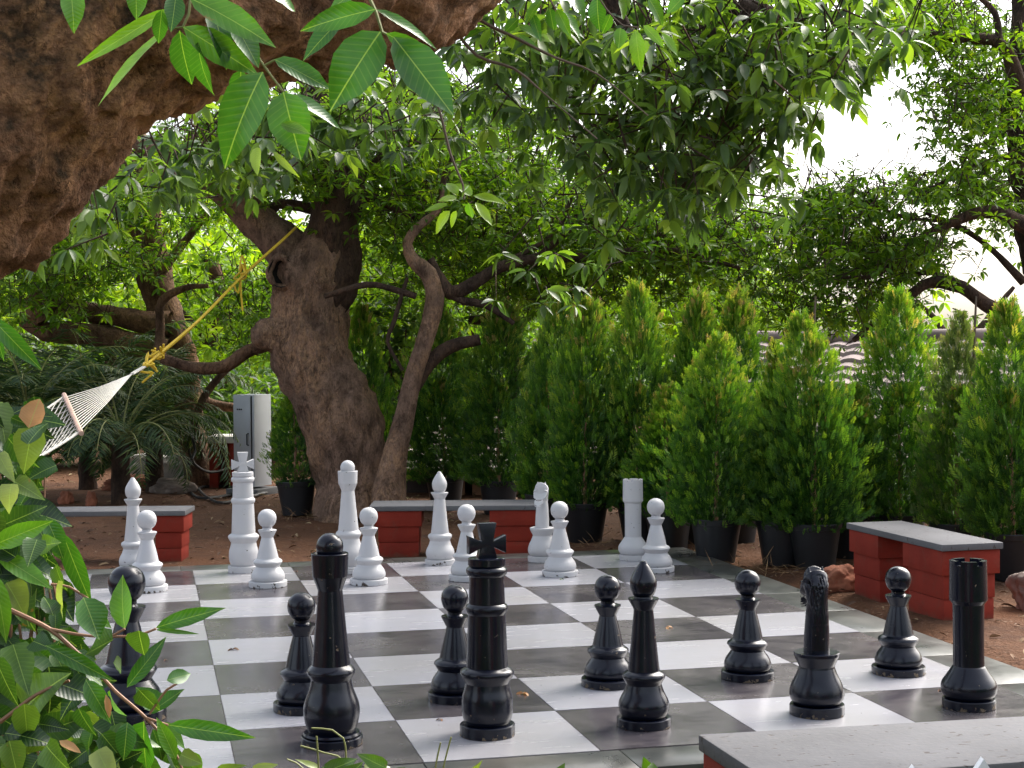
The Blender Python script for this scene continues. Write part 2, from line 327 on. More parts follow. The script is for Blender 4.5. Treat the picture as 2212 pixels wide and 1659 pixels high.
def board_parts():
    V = []; F = []; mi = []; rn = []
    for i in range(8):
        for j in range(8):
            w = (i+j) % 2 == 0; g = .0016; x0, x1, y0, y1 = i*S+g-2.4, (i+1)*S-g-2.4, j*S+g-2.4, (j+1)*S-g-2.4
            tx, ty = RNG.normal(0, .0010, 2); o = len(V)
            def zz(x, y): return (x-(x0+x1)/2)*tx+(y-(y0+y1)/2)*ty
            for (x, y) in ((x0, y0), (x1, y0), (x1, y1), (x0, y1)): V.append((x, y, zz(x, y)))
            for (x, y) in ((x0, y0), (x1, y0), (x1, y1), (x0, y1)): V.append((x, y, -.02))
            F += [(o, o+1, o+2, o+3)]+[(o+a, o+4+a, o+4+(a+1) % 4, o+(a+1) % 4) for a in range(4)]
            mi += [0 if w else 1]*5; rn += [RNG.random()]*5
    me = mesh_np('playing_squares', V, F, smooth=False, rnd=rn); me.materials.append(M['tw']); me.materials.append(M['tb'])
    me.polygons.foreach_set('material_index', np.array(mi, np.int32)); link('playing_squares', me, board)
    mb = MB(); mb.box((0, 0, -.032), (4.8, 4.8, .058)); mb.build('grout_bed', M['grout'], board, smooth=False)
    mb = MB(); b = .27; z = -.003
    for a in range(8):                                               # border stones butted end to end
        x0 = -2.4-b+(a*(4.8+2*b)/8); L = (4.8+2*b)/8-.003
        mb.box((x0+L/2, 2.4+.125+.002, z-.04), (L, .25, .08), bev=.003); mb.box((x0+L/2, -2.4-.115-.002, z-.04), (L, .23, .08), bev=.003)
        y0 = -2.4+a*.6; mb.box((2.4+b/2+.002, y0+.3, z-.04), (b, .597, .08), bev=.003); mb.box((-2.4-b/2-.002, y0+.3, z-.04), (b, .597, .08), bev=.003)
    mb.build('border', M['slate'], board, smooth=True, ang=25)
board_parts()

# ------------------------------------------------------------------ chess pieces (profiles in survey units, z / r)
BASE = lambda h, R: [[(0, R-5), (3, R)], [(3, R), (h-7, R)], [(h-7, R), (h-2, R-3), (h, R-9)], [(h, R-9), (h+1, R-40)]]
P_pawn = [[(48, 128), (56, 138), (72, 150), (95, 152), (130, 140), (165, 115), (180, 106)], [(180, 106), (186, 110)], [(186, 110), (205, 122), (222, 132), (234, 128), (252, 101)], [(252, 101), (257, 98), (340, 79), (442, 53)], [(442, 53), (448, 55)], [(448, 55), (504, 84)], [(504, 84), (511, 83)], [(511, 83), (513, 52)], [(513, 52), (522, 44), (536, 44)]]
H_pawn = [[(534, 20), (540, 44)], [(540, 44), (552, 60), (575, 75), (616, 84), (657, 74), (684, 50), (696, 22), (699, .5)]]
P_bish = [[(56, 132), (64, 142), (90, 158), (130, 166), (170, 158), (225, 130), (265, 117)], [(265, 117), (272, 115)], [(272, 115), (292, 124), (318, 139), (340, 134), (360, 104)], [(360, 104), (500, 88), (640, 74), (754, 63)], [(754, 63), (762, 66)], [(762, 66), (822, 100)], [(822, 100), (829, 99)], [(829, 99), (832, 62)], [(832, 62), (840, 60)]]
H_bish = [[(836, 30), (842, 60)], [(842, 60), (870, 78), (915, 87), (950, 83), (990, 66), (1030, 42), (1052, 26)], [(1052, 26), (1058, 24), (1068, 18), (1072, .5)]]
P_quee = [[(52, 165), (62, 186)], [(62, 186), (66, 188), (80, 180)], [(80, 180), (84, 150)], [(84, 150), (120, 168), (200, 183), (270, 176), (350, 148), (415, 132)], [(415, 132), (425, 134)], [(425, 134), (445, 146), (470, 158), (492, 150), (518, 126)], [(518, 126), (700, 107), (860, 92), (1005, 79)]]
C_quee = [[(1000, 79), (1008, 82), (1050, 97), (1092, 115)], [(1092, 115), (1238, 121)], [(1238, 121), (1243, 118)], [(1243, 118), (1243, 104)], [(1243, 104), (1215, 96)]]
B_quee = [[(1205, 60), (1215, 72), (1250, 84), (1292, 88), (1330, 76), (1358, 50), (1371, 20), (1373, .5)]]
P_king = [[(72, 135), (84, 146), (120, 160), (165, 168), (240, 165), (300, 150), (340, 143)], [(340, 143), (352, 150)], [(352, 150), (375, 164), (404, 176), (425, 168), (446, 136)], [(446, 136), (620, 129), (786, 122)], [(786, 122), (800, 131), (824, 138), (845, 132), (856, 119)], [(856, 119), (1030, 113)], [(1030, 113), (1045, 128), (1066, 134), (1085, 130), (1096, 116)], [(1096, 116), (1100, 112)], [(1100, 112), (1106, 122)], [(1106, 122), (1148, 122)], [(1148, 122), (1151, 118)]]
P_knig = [[(66, 130), (75, 150), (105, 172), (145, 177), (200, 163), (260, 134), (305, 117)], [(305, 117), (316, 115)], [(316, 115), (385, 147)], [(385, 147), (404, 149)], [(404, 149), (408, 146)]]
P_rook = [[(58, 140), (66, 150), (95, 172), (135, 178), (170, 168), (220, 135), (264, 106)], [(264, 106), (272, 99)], [(272, 99), (460, 98), (676, 100)]]
C_rook = [[(672, 100), (688, 112), (700, 121)], [(700, 121), (930, 118)], [(930, 118), (930, 84)], [(930, 84), (895, 80)]]

def cross_mesh(parent, mat, u):
    mb = MB(); t = 31*u
    def prism(poly):
        n = len(poly); V = [(x*u, -t, z*u) for x, z in poly]+[(x*u, t, z*u) for x, z in poly]
        mb.add(V, [tuple(range(n)), tuple(range(2*n-1, n-1, -1))]+[(i, n+i, n+(i+1) % n, (i+1) % n) for i in range(n)])
    prism([(-66, 1149), (66, 1149), (46, 1215), (42, 1222), (126, 1180), (126, 1298), (42, 1262), (40, 1272), (60, 1379), (-60, 1379), (-40, 1272), (-42, 1262), (-126, 1298), (-126, 1180), (-42, 1222), (-46, 1215)])
    bm = bmesh.new(); me = bpy.data.meshes.new('cross'); me.from_pydata(mb.v, [], mb.f); bm.from_mesh(me)
    bmesh.ops.recalc_face_normals(bm, faces=bm.faces); bmesh.ops.bevel(bm, geom=list(bm.edges), offset=3*u, segments=2, affect='EDGES', profile=.5)
    bm.to_mesh(me); bm.free(); me.shade_smooth(); me.set_sharp_from_angle(angle=rad(30)); return link('cross', me, parent, mats=mat)
def battlement(parent, mat, u):
    o = lathe('battlement', C_rook, parent=parent, mat=mat, sc=u); me = o.data; bm = bmesh.new(); bm.from_mesh(me); bm.free()
    mb = MB(); n = 5
    for k in range(n):                                               # merlons
        a0 = 2*math.pi*k/n+.3; a1 = a0+2*math.pi/n*.72; m = 9; V = []
        for i in range(m+1):
            a = a0+(a1-a0)*i/m
            for r, z in ((118, 928), (85, 928), (85, 957), (118, 957)): V.append((r*u*math.cos(a), r*u*math.sin(a), z*u))
        F = [(4*i+j, 4*(i+1)+j, 4*(i+1)+(j+1) % 4, 4*i+(j+1) % 4) for i in range(m) for j in range(4)]+[(3, 2, 1, 0), (4*m, 4*m+1, 4*m+2, 4*m+3)]
        mb.add(V, F)
    base = len(mb.v); mb2 = MB(); mb2.v = [tuple(v.co) for v in me.vertices]; mb2.f = [tuple(p.vertices) for p in me.polygons]; mb2.m = [0]*len(mb2.f)
    mb2.add(mb.v, mb.f); bpy.data.objects.remove(o)
    # hollow the top: drop the closing cap (last polygon of the lathe part sits at z 895)
    return mb2.build('battlement', mat, parent, ang=35)
def horse(parent, mat, u):
    mb = MB()
    def loft(rings, n=24):
        V = []
        for (y, z, hx, ht, tilt) in rings:
            for j in range(n):
                a = 2*math.pi*j/n; c, s = math.cos(a)*hx, math.sin(a)*ht
                V.append((c*u, (y+s*math.cos(tilt))*u, (z+s*math.sin(tilt))*u))
        m = len(rings); F = [(i*n+j, i*n+(j+1) % n, (i+1)*n+(j+1) % n, (i+1)*n+j) for i in range(m-1) for j in range(n)]
        F += [tuple(range(n-1, -1, -1)), tuple(range((m-1)*n, m*n))]; mb.add(V, F)
    loft([(0, 396, 84, 88, 0), (0, 470, 83, 92, 0), (-8, 560, 79, 88, .05), (-14, 660, 73, 80, .1), (-12, 730, 65, 76, .15), (-4, 790, 74, 80, .3), (4, 860, 86, 80, .6), (14, 905, 76, 62, .8), (26, 936, 50, 36, .9)])
    loft([(-30, 868, 66, 56, 1.9), (10, 866, 90, 90, 2.0), (52, 838, 90, 86, 2.1), (96, 790, 78, 70, 2.2), (126, 744, 64, 56, 2.2), (150, 706, 58, 50, 2.2), (164, 684, 46, 38, 2.2)])
    for sx in (-1, 1):
        loft([(10+0, 905, 16, 18, 0), (10, 930, 15, 15, 0), (8, 962, 4, 4, 0)]); k = 24*3
        for q in range(len(mb.v)-k, len(mb.v)): x, y, z = mb.v[q]; mb.v[q] = (x+sx*46*u, y, z)
        c = len(mb.v); loft([(62, 856, 20, 18, 0), (62, 868, 12, 10, 0)], 12)     # brow
        for q in range(c, len(mb.v)): x, y, z = mb.v[q]; mb.v[q] = (x+sx*66*u, y, z)
    for k in range(9):                                               # carved mane ridges down the back of the neck
        x = (k-4)*15; pts = []
        for t in np.linspace(0, 1, 14):
            z = 925-t*330; hx, ht, yc = (np.interp(z, [560, 660, 730, 790, 860, 905, 936], q) for q in ([79, 73, 65, 74, 86, 76, 50], [88, 80, 76, 80, 80, 62, 36], [-8, -14, -12, -4, 4, 14, 26]))
            xx = x*(1-.2*t)+5*math.sin(t*9+k); xx = max(-.86*hx, min(.86*hx, xx)); pts.append((xx*u, (yc-ht*math.sqrt(max(.05, 1-(xx/hx)**2))+1)*u, z*u))
        mb.tube(pts, np.linspace(6.5, 4, 14)*u, 6)
    o = mb.build('horse_head', mat, parent); md = o.modifiers.new('remesh', 'REMESH'); md.mode = 'VOXEL'; md.voxel_size = .0030; md.use_smooth_shade = True
    sm = o.modifiers.new('smooth', 'SMOOTH'); sm.factor = .5; sm.iterations = 2
    return o
PX = 1/1.0
def make_piece(kind, colr, u):
    mat = M[colr]; nm = {'pawn': 'chess_pawn', 'bishop': 'chess_bishop', 'queen': 'chess_queen', 'king': 'chess_king', 'knight': 'chess_knight', 'rook': 'chess_rook'}[kind]
    r = empty(nm, (0, 0, 0), cat='chess piece')
    base = {'pawn': (52, 172), 'bishop': (60, 176), 'queen': (56, 200), 'king': (76, 180), 'knight': (70, 178), 'rook': (62, 170)}[kind]
    lathe('base', BASE(*base), parent=r, mat=mat, sc=u, wob=.003)
    lathe('body', {'pawn': P_pawn, 'bishop': P_bish, 'queen': P_quee, 'king': P_king, 'knight': P_knig, 'rook': P_rook}[kind], parent=r, mat=mat, sc=u)
    if kind == 'pawn': lathe('head', H_pawn, parent=r, mat=mat, sc=u)
    if kind == 'bishop': lathe('head', H_bish, parent=r, mat=mat, sc=u)
    if kind == 'queen': lathe('crown', C_quee, parent=r, mat=mat, sc=u); lathe('crown_ball', B_quee, parent=r, mat=mat, sc=u)
    if kind == 'king': cross_mesh(r, mat, u)
    if kind == 'knight': horse(r, mat, u)
    if kind == 'rook': battlement(r, mat, u)
    return r
UN = {'pawn': 6.46/FPX/3, 'bishop': 5.63/FPX/3, 'queen': 5.386/FPX/3, 'king': 5.5/FPX/3, 'knight': 5.75/FPX/3, 'rook': 5.87/FPX/3}
protos = {}
def place(kind, colr, px, py, label, group=None, rz=None, z=0., sc=1.):
    "px, py = middle of the foot, surveyed on the board"
    key = (kind, colr)
    if key in protos: o = copy_tree(protos[key])
    else: o = protos[key] = make_piece(kind, colr, UN[kind])
    p = G(px, py, z); o.location = (p[0], p[1], z); o.rotation_euler = (random.uniform(-.006, .006), random.uniform(-.006, .006), rz if rz is not None else random.uniform(0, 6.28)); o.scale = (sc,)*3
    o['label'] = label
    if group: o['group'] = group
    return o
gb, gw = 'black pawns lined up in front of the black court pieces', 'white pawns in front of the white court pieces'
place('pawn', 'black', 1615, 1464, 'black pawn standing between the black bishop and the black knight, base chipped', gb)
place('pawn', 'black', 1941, 1454, 'black pawn just left of the black rook, in front of the red bench', gb)
place('pawn', 'black', 1314, 1480, 'black pawn directly behind and left of the black bishop', gb)
place('pawn', 'black', 985, 1510, 'black pawn half hidden behind the black king', gb)
place('pawn', 'black', 653, 1533, 'black pawn half hidden behind the black queen', gb)
place('bishop', 'black', 1391, 1567, 'glossy black bishop with pointed head, right of the black king')
place('queen', 'black', 717, 1606, 'tall black queen with flared crown and round ball on top')
place('king', 'black', 1053, 1587, 'tall black king with a cross on top', rz=.12)
place('knight', 'black', 1765, 1542, 'black horse-headed knight seen from behind, with carved mane', rz=-.05)
place('rook', 'black', 2093, 1527, 'black rook with chipped battlements, rightmost black piece', rz=1.)
# a heavier ball-headed black piece behind the leaves at the left
place('pawn', 'black', 277, 1552, 'large round-headed black pawn behind the foreground leaves at the left', None, sc=1.28)
WS = .985
place('king', 'white', 527, 1235, 'tall white king with a cross on top', rz=.1, sc=WS)
place('queen', 'white', 754, 1236, 'tall white queen with ball on top, in front of the tree trunk', sc=.94)
place('bishop', 'white', 290, 1237, 'white bishop with egg-shaped head in front of the left bench', sc=WS)
place('bishop', 'white', 951, 1218, 'white bishop in front of the middle bench', sc=WS)
place('knight', 'white', 1172, 1212, 'white horse-headed knight facing right, at the end of the middle bench', rz=2.6, sc=.93)
place('rook', 'white', 1368, 1208, 'white rook with notched flat top', rz=.4, sc=.93)
place('pawn', 'white', 319, 1276, 'white pawn partly in front of the left white bishop', gw, sc=1.03)
place('pawn', 'white', 579, 1266, 'white pawn just right of the white king', gw, sc=1.0)
place('pawn', 'white', 797, 1261, 'white pawn just right of the white queen', gw)
place('pawn', 'white', 1009, 1252, 'white pawn half hidden behind the black king cross', gw)
place('pawn', 'white', 1210, 1243, 'white pawn just right of the white knight, foot paint flaking', gw)
place('pawn', 'white', 1418, 1234, 'white pawn just right of the white rook', gw)
place('pawn', 'white', 95, 1287, 'white pawn mostly hidden behind the leaves at the far left', gw)
place('knight', 'white', 62, 1246, 'white knight hidden behind the foreground leaves at the far left', rz=2.8, sc=.93)

# ------------------------------------------------------------------ benches
def prism(mb, quad, z0, z1, bev=.004):
    bm = bmesh.new(); a = [bm.verts.new((q[0], q[1], z0)) for q in quad]; b = [bm.verts.new((q[0], q[1], z1)) for q in quad]; n = len(quad)
    bm.faces.new(a[::-1]); bm.faces.new(b)
    for i in range(n): bm.faces.new((a[i], a[(i+1) % n], b[(i+1) % n], b[i]))
    bmesh.ops.recalc_face_normals(bm, faces=bm.faces)
    if bev: bmesh.ops.bevel(bm, geom=list(bm.edges), offset=bev, segments=2, affect='EDGES', profile=.5)
    bm.verts.index_update(); mb.add([v.co for v in bm.verts], [[v.index for v in f.verts] for f in bm.faces]); bm.free()
def bench(loc, rz, L, W, zt, piers, label, ground_z=-.06, th=.034, ov=.03):
    "long axis = local x; piers: list of (x0,x1)"
    o = empty('stone_bench', (loc[0], loc[1], ground_z), rz, label=label, cat='bench', group='red masonry benches with grey slabs around the chessboard')
    H = zt-ground_z
    mb = MB(); mb.box((0, 0, H-th/2), (L, W, th), bev=.004); mb.build('seat_slab', M['slab'], o)
    for x0, x1 in piers:
        mb = MB(); hh = (H-th-.001)/3; cx = (x0+x1)/2
        for k in range(3):
            inn = (.028, .012, 0)[k] if k < 2 else 0
            inn = (.022, .018, 0)[k]
            mb.box((cx, 0, hh*(k+.5)), (x1-x0-2*inn, W-2*ov-2*inn+.02, hh-.0025), bev=.0022)
        mb.build('pier', M['red'], o)
    return o
def bench_from(a, b, width, zt, piers_px, label, side=1, **k):
    "a, b = surveyed ends of the visible slab edge"
    A, B = G(*a, zt), G(*b, zt); d = B-A; L = np.linalg.norm(d[:2]); t = d[:2]/L; nrmv = np.array([-t[1], t[0]])*side
    c = (A[:2]+B[:2])/2+nrmv*width/2; ang = math.atan2(t[1], t[0]); ps = []
    for (x0, x1) in piers_px: ps.append((x0*L-L/2, x1*L-L/2))
    return bench(c, ang, L, width, zt, ps, label, **k)
bench_from((797, 1094), (1161, 1091), .40, .295, [(.035, .31), (.715, .99)], 'red bench with grey slab behind the white bishop, beside the big trunk')
bench_from((-60, 1107), (400, 1103), .34, .300, [(.02, .17), (.84, .99)], 'red bench with grey slab at the left behind the white left bishop')
bench_from((1828, 1129), (2035, 1177), .345, .350, [(.015, .34), (.60, .985)], 'red bench with grey slab at the right behind the black rook', side=1, ov=.02)
def near_bench():
    z = .35; q = [G(1508, 1586, z), G(2700, 1519, z), G(2700, 1609, z), G(1660, 1685, z)]
    c = sum(q)/4; o = empty('stone_bench', (c[0], c[1], -.06), 0, label='pale stone bench slab in the right foreground, close to the camera', cat='bench', group='red masonry benches with grey slabs around the chessboard')
    q = [np.array([p[0]-c[0], p[1]-c[1]]) for p in q]
    mb = MB(); prism(mb, q[::-1], z+.06-.042, z+.06, .005); mb.build('seat_slab', M['slab'], o)
    for s0, s1 in ((.006, .20), (.75, .95)):
        a = q[0]+(q[1]-q[0])*s0; b = q[0]+(q[1]-q[0])*s1; d = q[3]+(q[2]-q[3])*s0; e = q[3]+(q[2]-q[3])*s1; m = lambda p, r: p+(r-p)*.02
        mb = MB()
        for k in range(3): prism(mb, [m(d, a), m(e, b), m(b, e), m(a, d)], k*.122, k*.122+.120, .004)
        mb.build('pier', M['red'], o)
near_bench()

# ------------------------------------------------------------------ picket fence at the lower right corner
def pickets():
    o = empty('picket_fence', at(2100, 1900, 2.35), label='white pointed picket fence whose tips just show at the bottom right', cat='fence'); base = np.array(o.location)
    for i in range(-1, 5):
        p = at(1972+150*i, 1653-16*i, 2.35-.0*i); mb = MB(); w = .030; top = p[2]; z0 = -.05
        poly = [(-w, z0), (w, z0), (w, top-.045), (0, top), (-w, top-.045)]
        V = [(p[0]-base[0]+x*_r0[0]+dy*_f[0], p[1]-base[1]+x*_r0[1]+dy*_f[1], z-base[2]) for dy in (-.008, .008) for x, z in poly]
        mb.add(V, [(0, 1, 2, 3, 4), (9, 8, 7, 6, 5)]+[(i2, 5+i2, 5+(i2+1) % 5, (i2+1) % 5) for i2 in range(5)]); mb.build('picket', M['white_fence'], o, smooth=False)
    for dz in (-.22, -.5):
        a = at(1780, 1660, 2.37); b = at(2660, 1580, 2.37); mb = MB(); mb.tube([a-base+np.array([0, 0, dz]), b-base+np.array([0, 0, dz])], .018, 4); mb.build('rail', M['white_fence'], o, smooth=False)
pickets()

# ------------------------------------------------------------------ foliage generators
TPL = {
 'mango': (np.array([0, .12, .3, .5, .7, .88, 1.]), np.array([0, .30, .48, .5, .38, .16, 0.])),
 'oval': (np.array([0, .25, .55, .82, 1.]), np.array([0, .44, .48, .25, 0.])),
 'heart': (np.array([0, .06, .25, .5, .75, 1.]), np.array([0, .40, .52, .44, .24, 0.])),
 'blade': (np.array([0, .5, 1.]), np.array([0, .5, 0.])),
}
def leaves(P, D, N, L, W, tpl='mango', curl=.15, fold=.12, wave=0., rnd=None, uv=False):
    n = len(P); P, D = np.asarray(P, float), nrm(np.asarray(D, float)); N = np.asarray(N, float); N = nrm(N-D*(N*D).sum(-1, keepdims=True)); Sd = np.cross(D, N)
    L = np.broadcast_to(L, (n,))[:, None]; W = np.broadcast_to(W, (n,))[:, None]; curl = np.broadcast_to(curl, (n,))
    T, HW = TPL[tpl]; k = len(T); vs = []; uvs = []
    ph = RNG.random(n)*6.28
    for i in range(k):
        h = -curl*T[i]**1.8
        c = P+D*L*T[i]*(1-.15*np.abs(curl)[:, None]*T[i])+N*L*h[:, None]
        if 0 < i < k-1:
            wv = wave*np.sin(ph+T[i]*9)[:, None]*W
            for s in (-1, 0, 1):
                vs.append(c+Sd*W*HW[i]*s+N*W*(fold*abs(s)*HW[i]*2)+N*wv*s); uvs.append((T[i], .5+s*HW[i]))
        else: vs.append(c); uvs.append((T[i], .5))
    V = np.stack(vs, 1); m = V.shape[1]; F = []
    # index layout: 0, then triples, then last
    tr = [(1+3*j, 2+3*j, 3+3*j) for j in range(k-2)]; a, b, c_ = tr[0]; F += [(0, a, b, b), (0, b, c_, c_)]
    for j in range(k-3):
        a, b, c_ = tr[j]; a2, b2, c2 = tr[j+1]; F += [(a, a2, b2, b), (b, b2, c2, c_)]
    a, b, c_ = tr[-1]; F += [(a, m-1, b, b), (b, m-1, c_, c_)]
    # triangulate everything
    F3 = []
    for f in F:
        F3.append((f[0], f[1], f[2]))
        if f[3] != f[2]: F3.append((f[0], f[2], f[3]))
    F3 = np.array(F3); FF = (F3[None]+(np.arange(n)*m)[:, None, None]).reshape(-1, 3)
    if rnd is None: rnd = RNG.random(n)
    return V.reshape(-1, 3), FF, np.repeat(rnd, len(F3)), (np.tile(np.array(uvs), (n, 1)) if uv else None)
def leaf_obj(name, parts, mat, parent=None, origin=None):
    Vs, Fs, Rs, Us = [], [], [], []; o = 0
    for V, F, R, U in parts: Vs.append(V); Fs.append(F+o); Rs.append(R); Us.append(U); o += len(V)
    V = np.vstack(Vs)
    if origin is not None: V = V-np.asarray(origin)
    return link(name, mesh_np(name, V, np.vstack(Fs), True, np.concatenate(Rs), np.vstack(Us) if Us[0] is not None else None), parent, mats=mat)
def whorls(C, k, L, W, droop=(-.9, .5), tpl='mango', curl=.25, tone=(0, 1)):
    C = np.repeat(C, k, 0); n = len(C); az = RNG.random(n)*2*math.pi; el = RNG.uniform(*droop, n)
    D = np.stack([np.cos(az)*np.cos(el), np.sin(az)*np.cos(el), np.sin(el)], -1); N = np.array([0, 0, 1.])+RNG.normal(0, .35, (n, 3))
    s = RNG.uniform(.65, 1.15, n); base = np.repeat(RNG.random(n//k), k)
    r = np.clip(.6*base+.4*RNG.random(n), 0, 1)*(tone[1]-tone[0])+tone[0]
    return leaves(C+D*.015, D, N, L*s, W*s*RNG.uniform(.85, 1.15, n), tpl, curl*RNG.uniform(.2, 1.5, n), .15, 0, r)
def twigs_vf(A, B, r0, r1):
    "batch of 3-sided tapered straight twigs"
    T = nrm(B-A); a = np.where(np.abs(T[:, 2:3]) < .9, np.array([[0, 0, 1.]]), np.array([[1., 0, 0]])); N = nrm(np.cross(T, a)); Bn = np.cross(T, N); vs = []
    for P, r in ((A, r0), (B, r1)):
        for th in (0, 2.094, 4.189): vs.append(P+np.asarray(r).reshape(-1, 1)*(math.cos(th)*N+math.sin(th)*Bn))
    V = np.stack(vs, 1).reshape(-1, 3); f = np.array([(0, 1, 4, 3), (1, 2, 5, 4), (2, 0, 3, 5)]); F = (f[None]+(np.arange(len(A))*6)[:, None, None]).reshape(-1, 4)
    return V, F
def ell(E, dens, bough=.35, per=9):
    "E rows: cx,cy,rx,ry,dmin,dmax,n  -> whorl centres gathered in boughs"
    out = []
    for cx, cy, rx, ry, d0, d1, n in E:
        n = max(1, int(n*dens)); nb = max(1, n//per); a = RNG.random(nb)*2*math.pi; q = np.sqrt(RNG.random(nb))
        B = atv(cx+rx*q*np.cos(a), cy+ry*q*np.sin(a), RNG.uniform(d0, d1, nb)); K = np.repeat(B, per, 0)
        off = RNG.normal(0, bough, K.shape)*np.array([1, 1, .55]); out.append(K+off)
    return np.vstack(out)
def crown(parent, C, k, L, W, mat, name='crown', twig=None, origin=None, **kw):
    leaf_obj(name, [whorls(C, k, L, W, **kw)], mat, parent, origin)
    if twig is not None:
        A = C; B = C+np.stack([RNG.normal(0, .09, len(C)), RNG.normal(0, .09, len(C)), RNG.uniform(-.02, .22, len(C))], -1)*twig
        V, F = twigs_vf(A, B, np.full(len(C), .0025), np.full(len(C), .006)); V = V-(np.asarray(origin) if origin is not None else 0)
        link('twigs', mesh_np('twigs', V, F), parent, mats=M['bark_dark'])

# ------------------------------------------------------------------ main tree
mt = G(768, 1115, -.05)
def sub(pts, o): return [(p[0]-o[0], p[1]-o[1], p[2]-o[2], p[3]) for p in pts]
main = empty('mango_tree', mt, label='thick brown forked mango tree trunk holding the yellow hammock rope', cat='tree')
mb = MB(); D0 = 13.27
limb(mb, sub(pxp([(775, 1150, 108), (770, 1115, 88), (764, 1050, 84), (752, 980, 82), (724, 900, 82), (692, 830, 81), (668, 760, 82), (664, 700, 79), (668, 650, 78), (680, 600, 80), (704, 550, 62), (724, 495, 44), (733, 450, 26)], D0), mt), 84, .035, .13, 2.4, 1, .13)
mb.build('trunk', M['bark_main'], main, ang=80)
mb = MB(); limb(mb, sub(pxp([(678, 700, 46), (698, 620, 58), (718, 540, 58), (736, 470, 52), (742, 400, 48), (738, 330, 42), (715, 230, 38), (660, 120, 34), (640, -60, 30)], D0), mt), 56, .045, .14, 2.6, 5, .13); mb.build('limb', M['bark_dark'], main, ang=80)
mb = MB(); limb(mb, sub(pxp([(668, 690, 50), (668, 625, 58), (632, 565, 54), (588, 515, 43), (545, 470, 38), (505, 430, 37), (470, 400, 34), (420, 378, 28), (340, 330, 22), (250, 260, 20)], D0), mt), 48, .045, .13, 2.6, 9, .12); mb.build('limb', M['bark_main'], main, ang=80)
mb = MB(); limb(mb, sub(pxp([(640, 735, 30), (608, 728, 40), (580, 733, 38), (562, 738, 28), (550, 742, 12)], D0-.05), mt), 40, .03, .35, 5, 3, .2); mb.build('burl', M['bark_main'], main, ang=80)
mb = MB(); limb(mb, sub(pxp([(575, 745, 15), (530, 762, 13), (490, 792, 13), (440, 798, 13), (400, 792, 12), (350, 775, 11)], D0+.6), mt), 20, .06, .2, 4, 3, .1); mb.build('limb', M['bark_orange'], main, ang=80)
# hollow scar: rim plus dark cavity
def scar():
    c = at(606, 588, D0-.30); mb = MB(); rim = []
    for k in range(28):
        a = k/28*2*math.pi; rr = 1+.22*noise.noise(Vector((math.cos(a)*1.4, math.sin(a)*1.4, 2.))); rim.append(c+_r*math.cos(a)*.10*rr+_u*math.sin(a)*.12*rr+_f*(.055+.02*math.sin(3*a)))
    rim.append(rim[0]); limb(mb, [(*(p-mt), .026) for p in rim], 12, .03, .5, 9, 2, .4); mb.build('scar_rim', M['bark_main'], main, ang=80)
    mb = MB(); V = [c+_f*.16-mt]; n = 20
    for rr, dd in ((.05, .14), (.085, .08), (.105, .02)):
        for j in range(n): a = 2*math.pi*j/n; V.append(c-mt+_f*dd+_r*math.cos(a)*rr+_u*math.sin(a)*rr*1.2)
    F = [(0, 1+j, 1+(j+1) % n) for j in range(n)]+[(1+i*n+j, 1+i*n+(j+1) % n, 1+(i+1)*n+(j+1) % n, 1+(i+1)*n+j) for i in range(2) for j in range(n)]
    mb.add(V, F); mb.build('hollow', simple('cavity_shade', (.008, .006, .005), .95), main)  # shade inside the hole is put into the near-black bowl colour
scar()
for L in ([(735, 470, 14), (790, 425, 12), (850, 447, 9), (900, 470, 6)], [(600, 500, 14), (580, 460, 13), (600, 440, 12), (650, 445, 12), (700, 460, 12)], [(640, 560, 10), (700, 480, 7), (830, 330, 5), (960, 250, 3)]):
    mb = MB(); limb(mb, sub(pxp(L, D0+.1), mt), 12, .08, .15, 4, 2); mb.build('branch', M['bark_dark'], main, ang=80)
C = ell([(600, 330, 190, 60, 12, 15, 300), (880, 330, 180, 140, 12.5, 16, 620), (760, 250, 200, 70, 12, 15, 260), (1010, 420, 170, 130, 13, 17, 480), (1120, 250, 120, 80, 13, 17, 150), (480, 330, 140, 45, 12, 15, 220)], 1.9, .3)
crown(main, C, 9, .092, .027, M['leaf_fine'], twig=1., origin=mt)

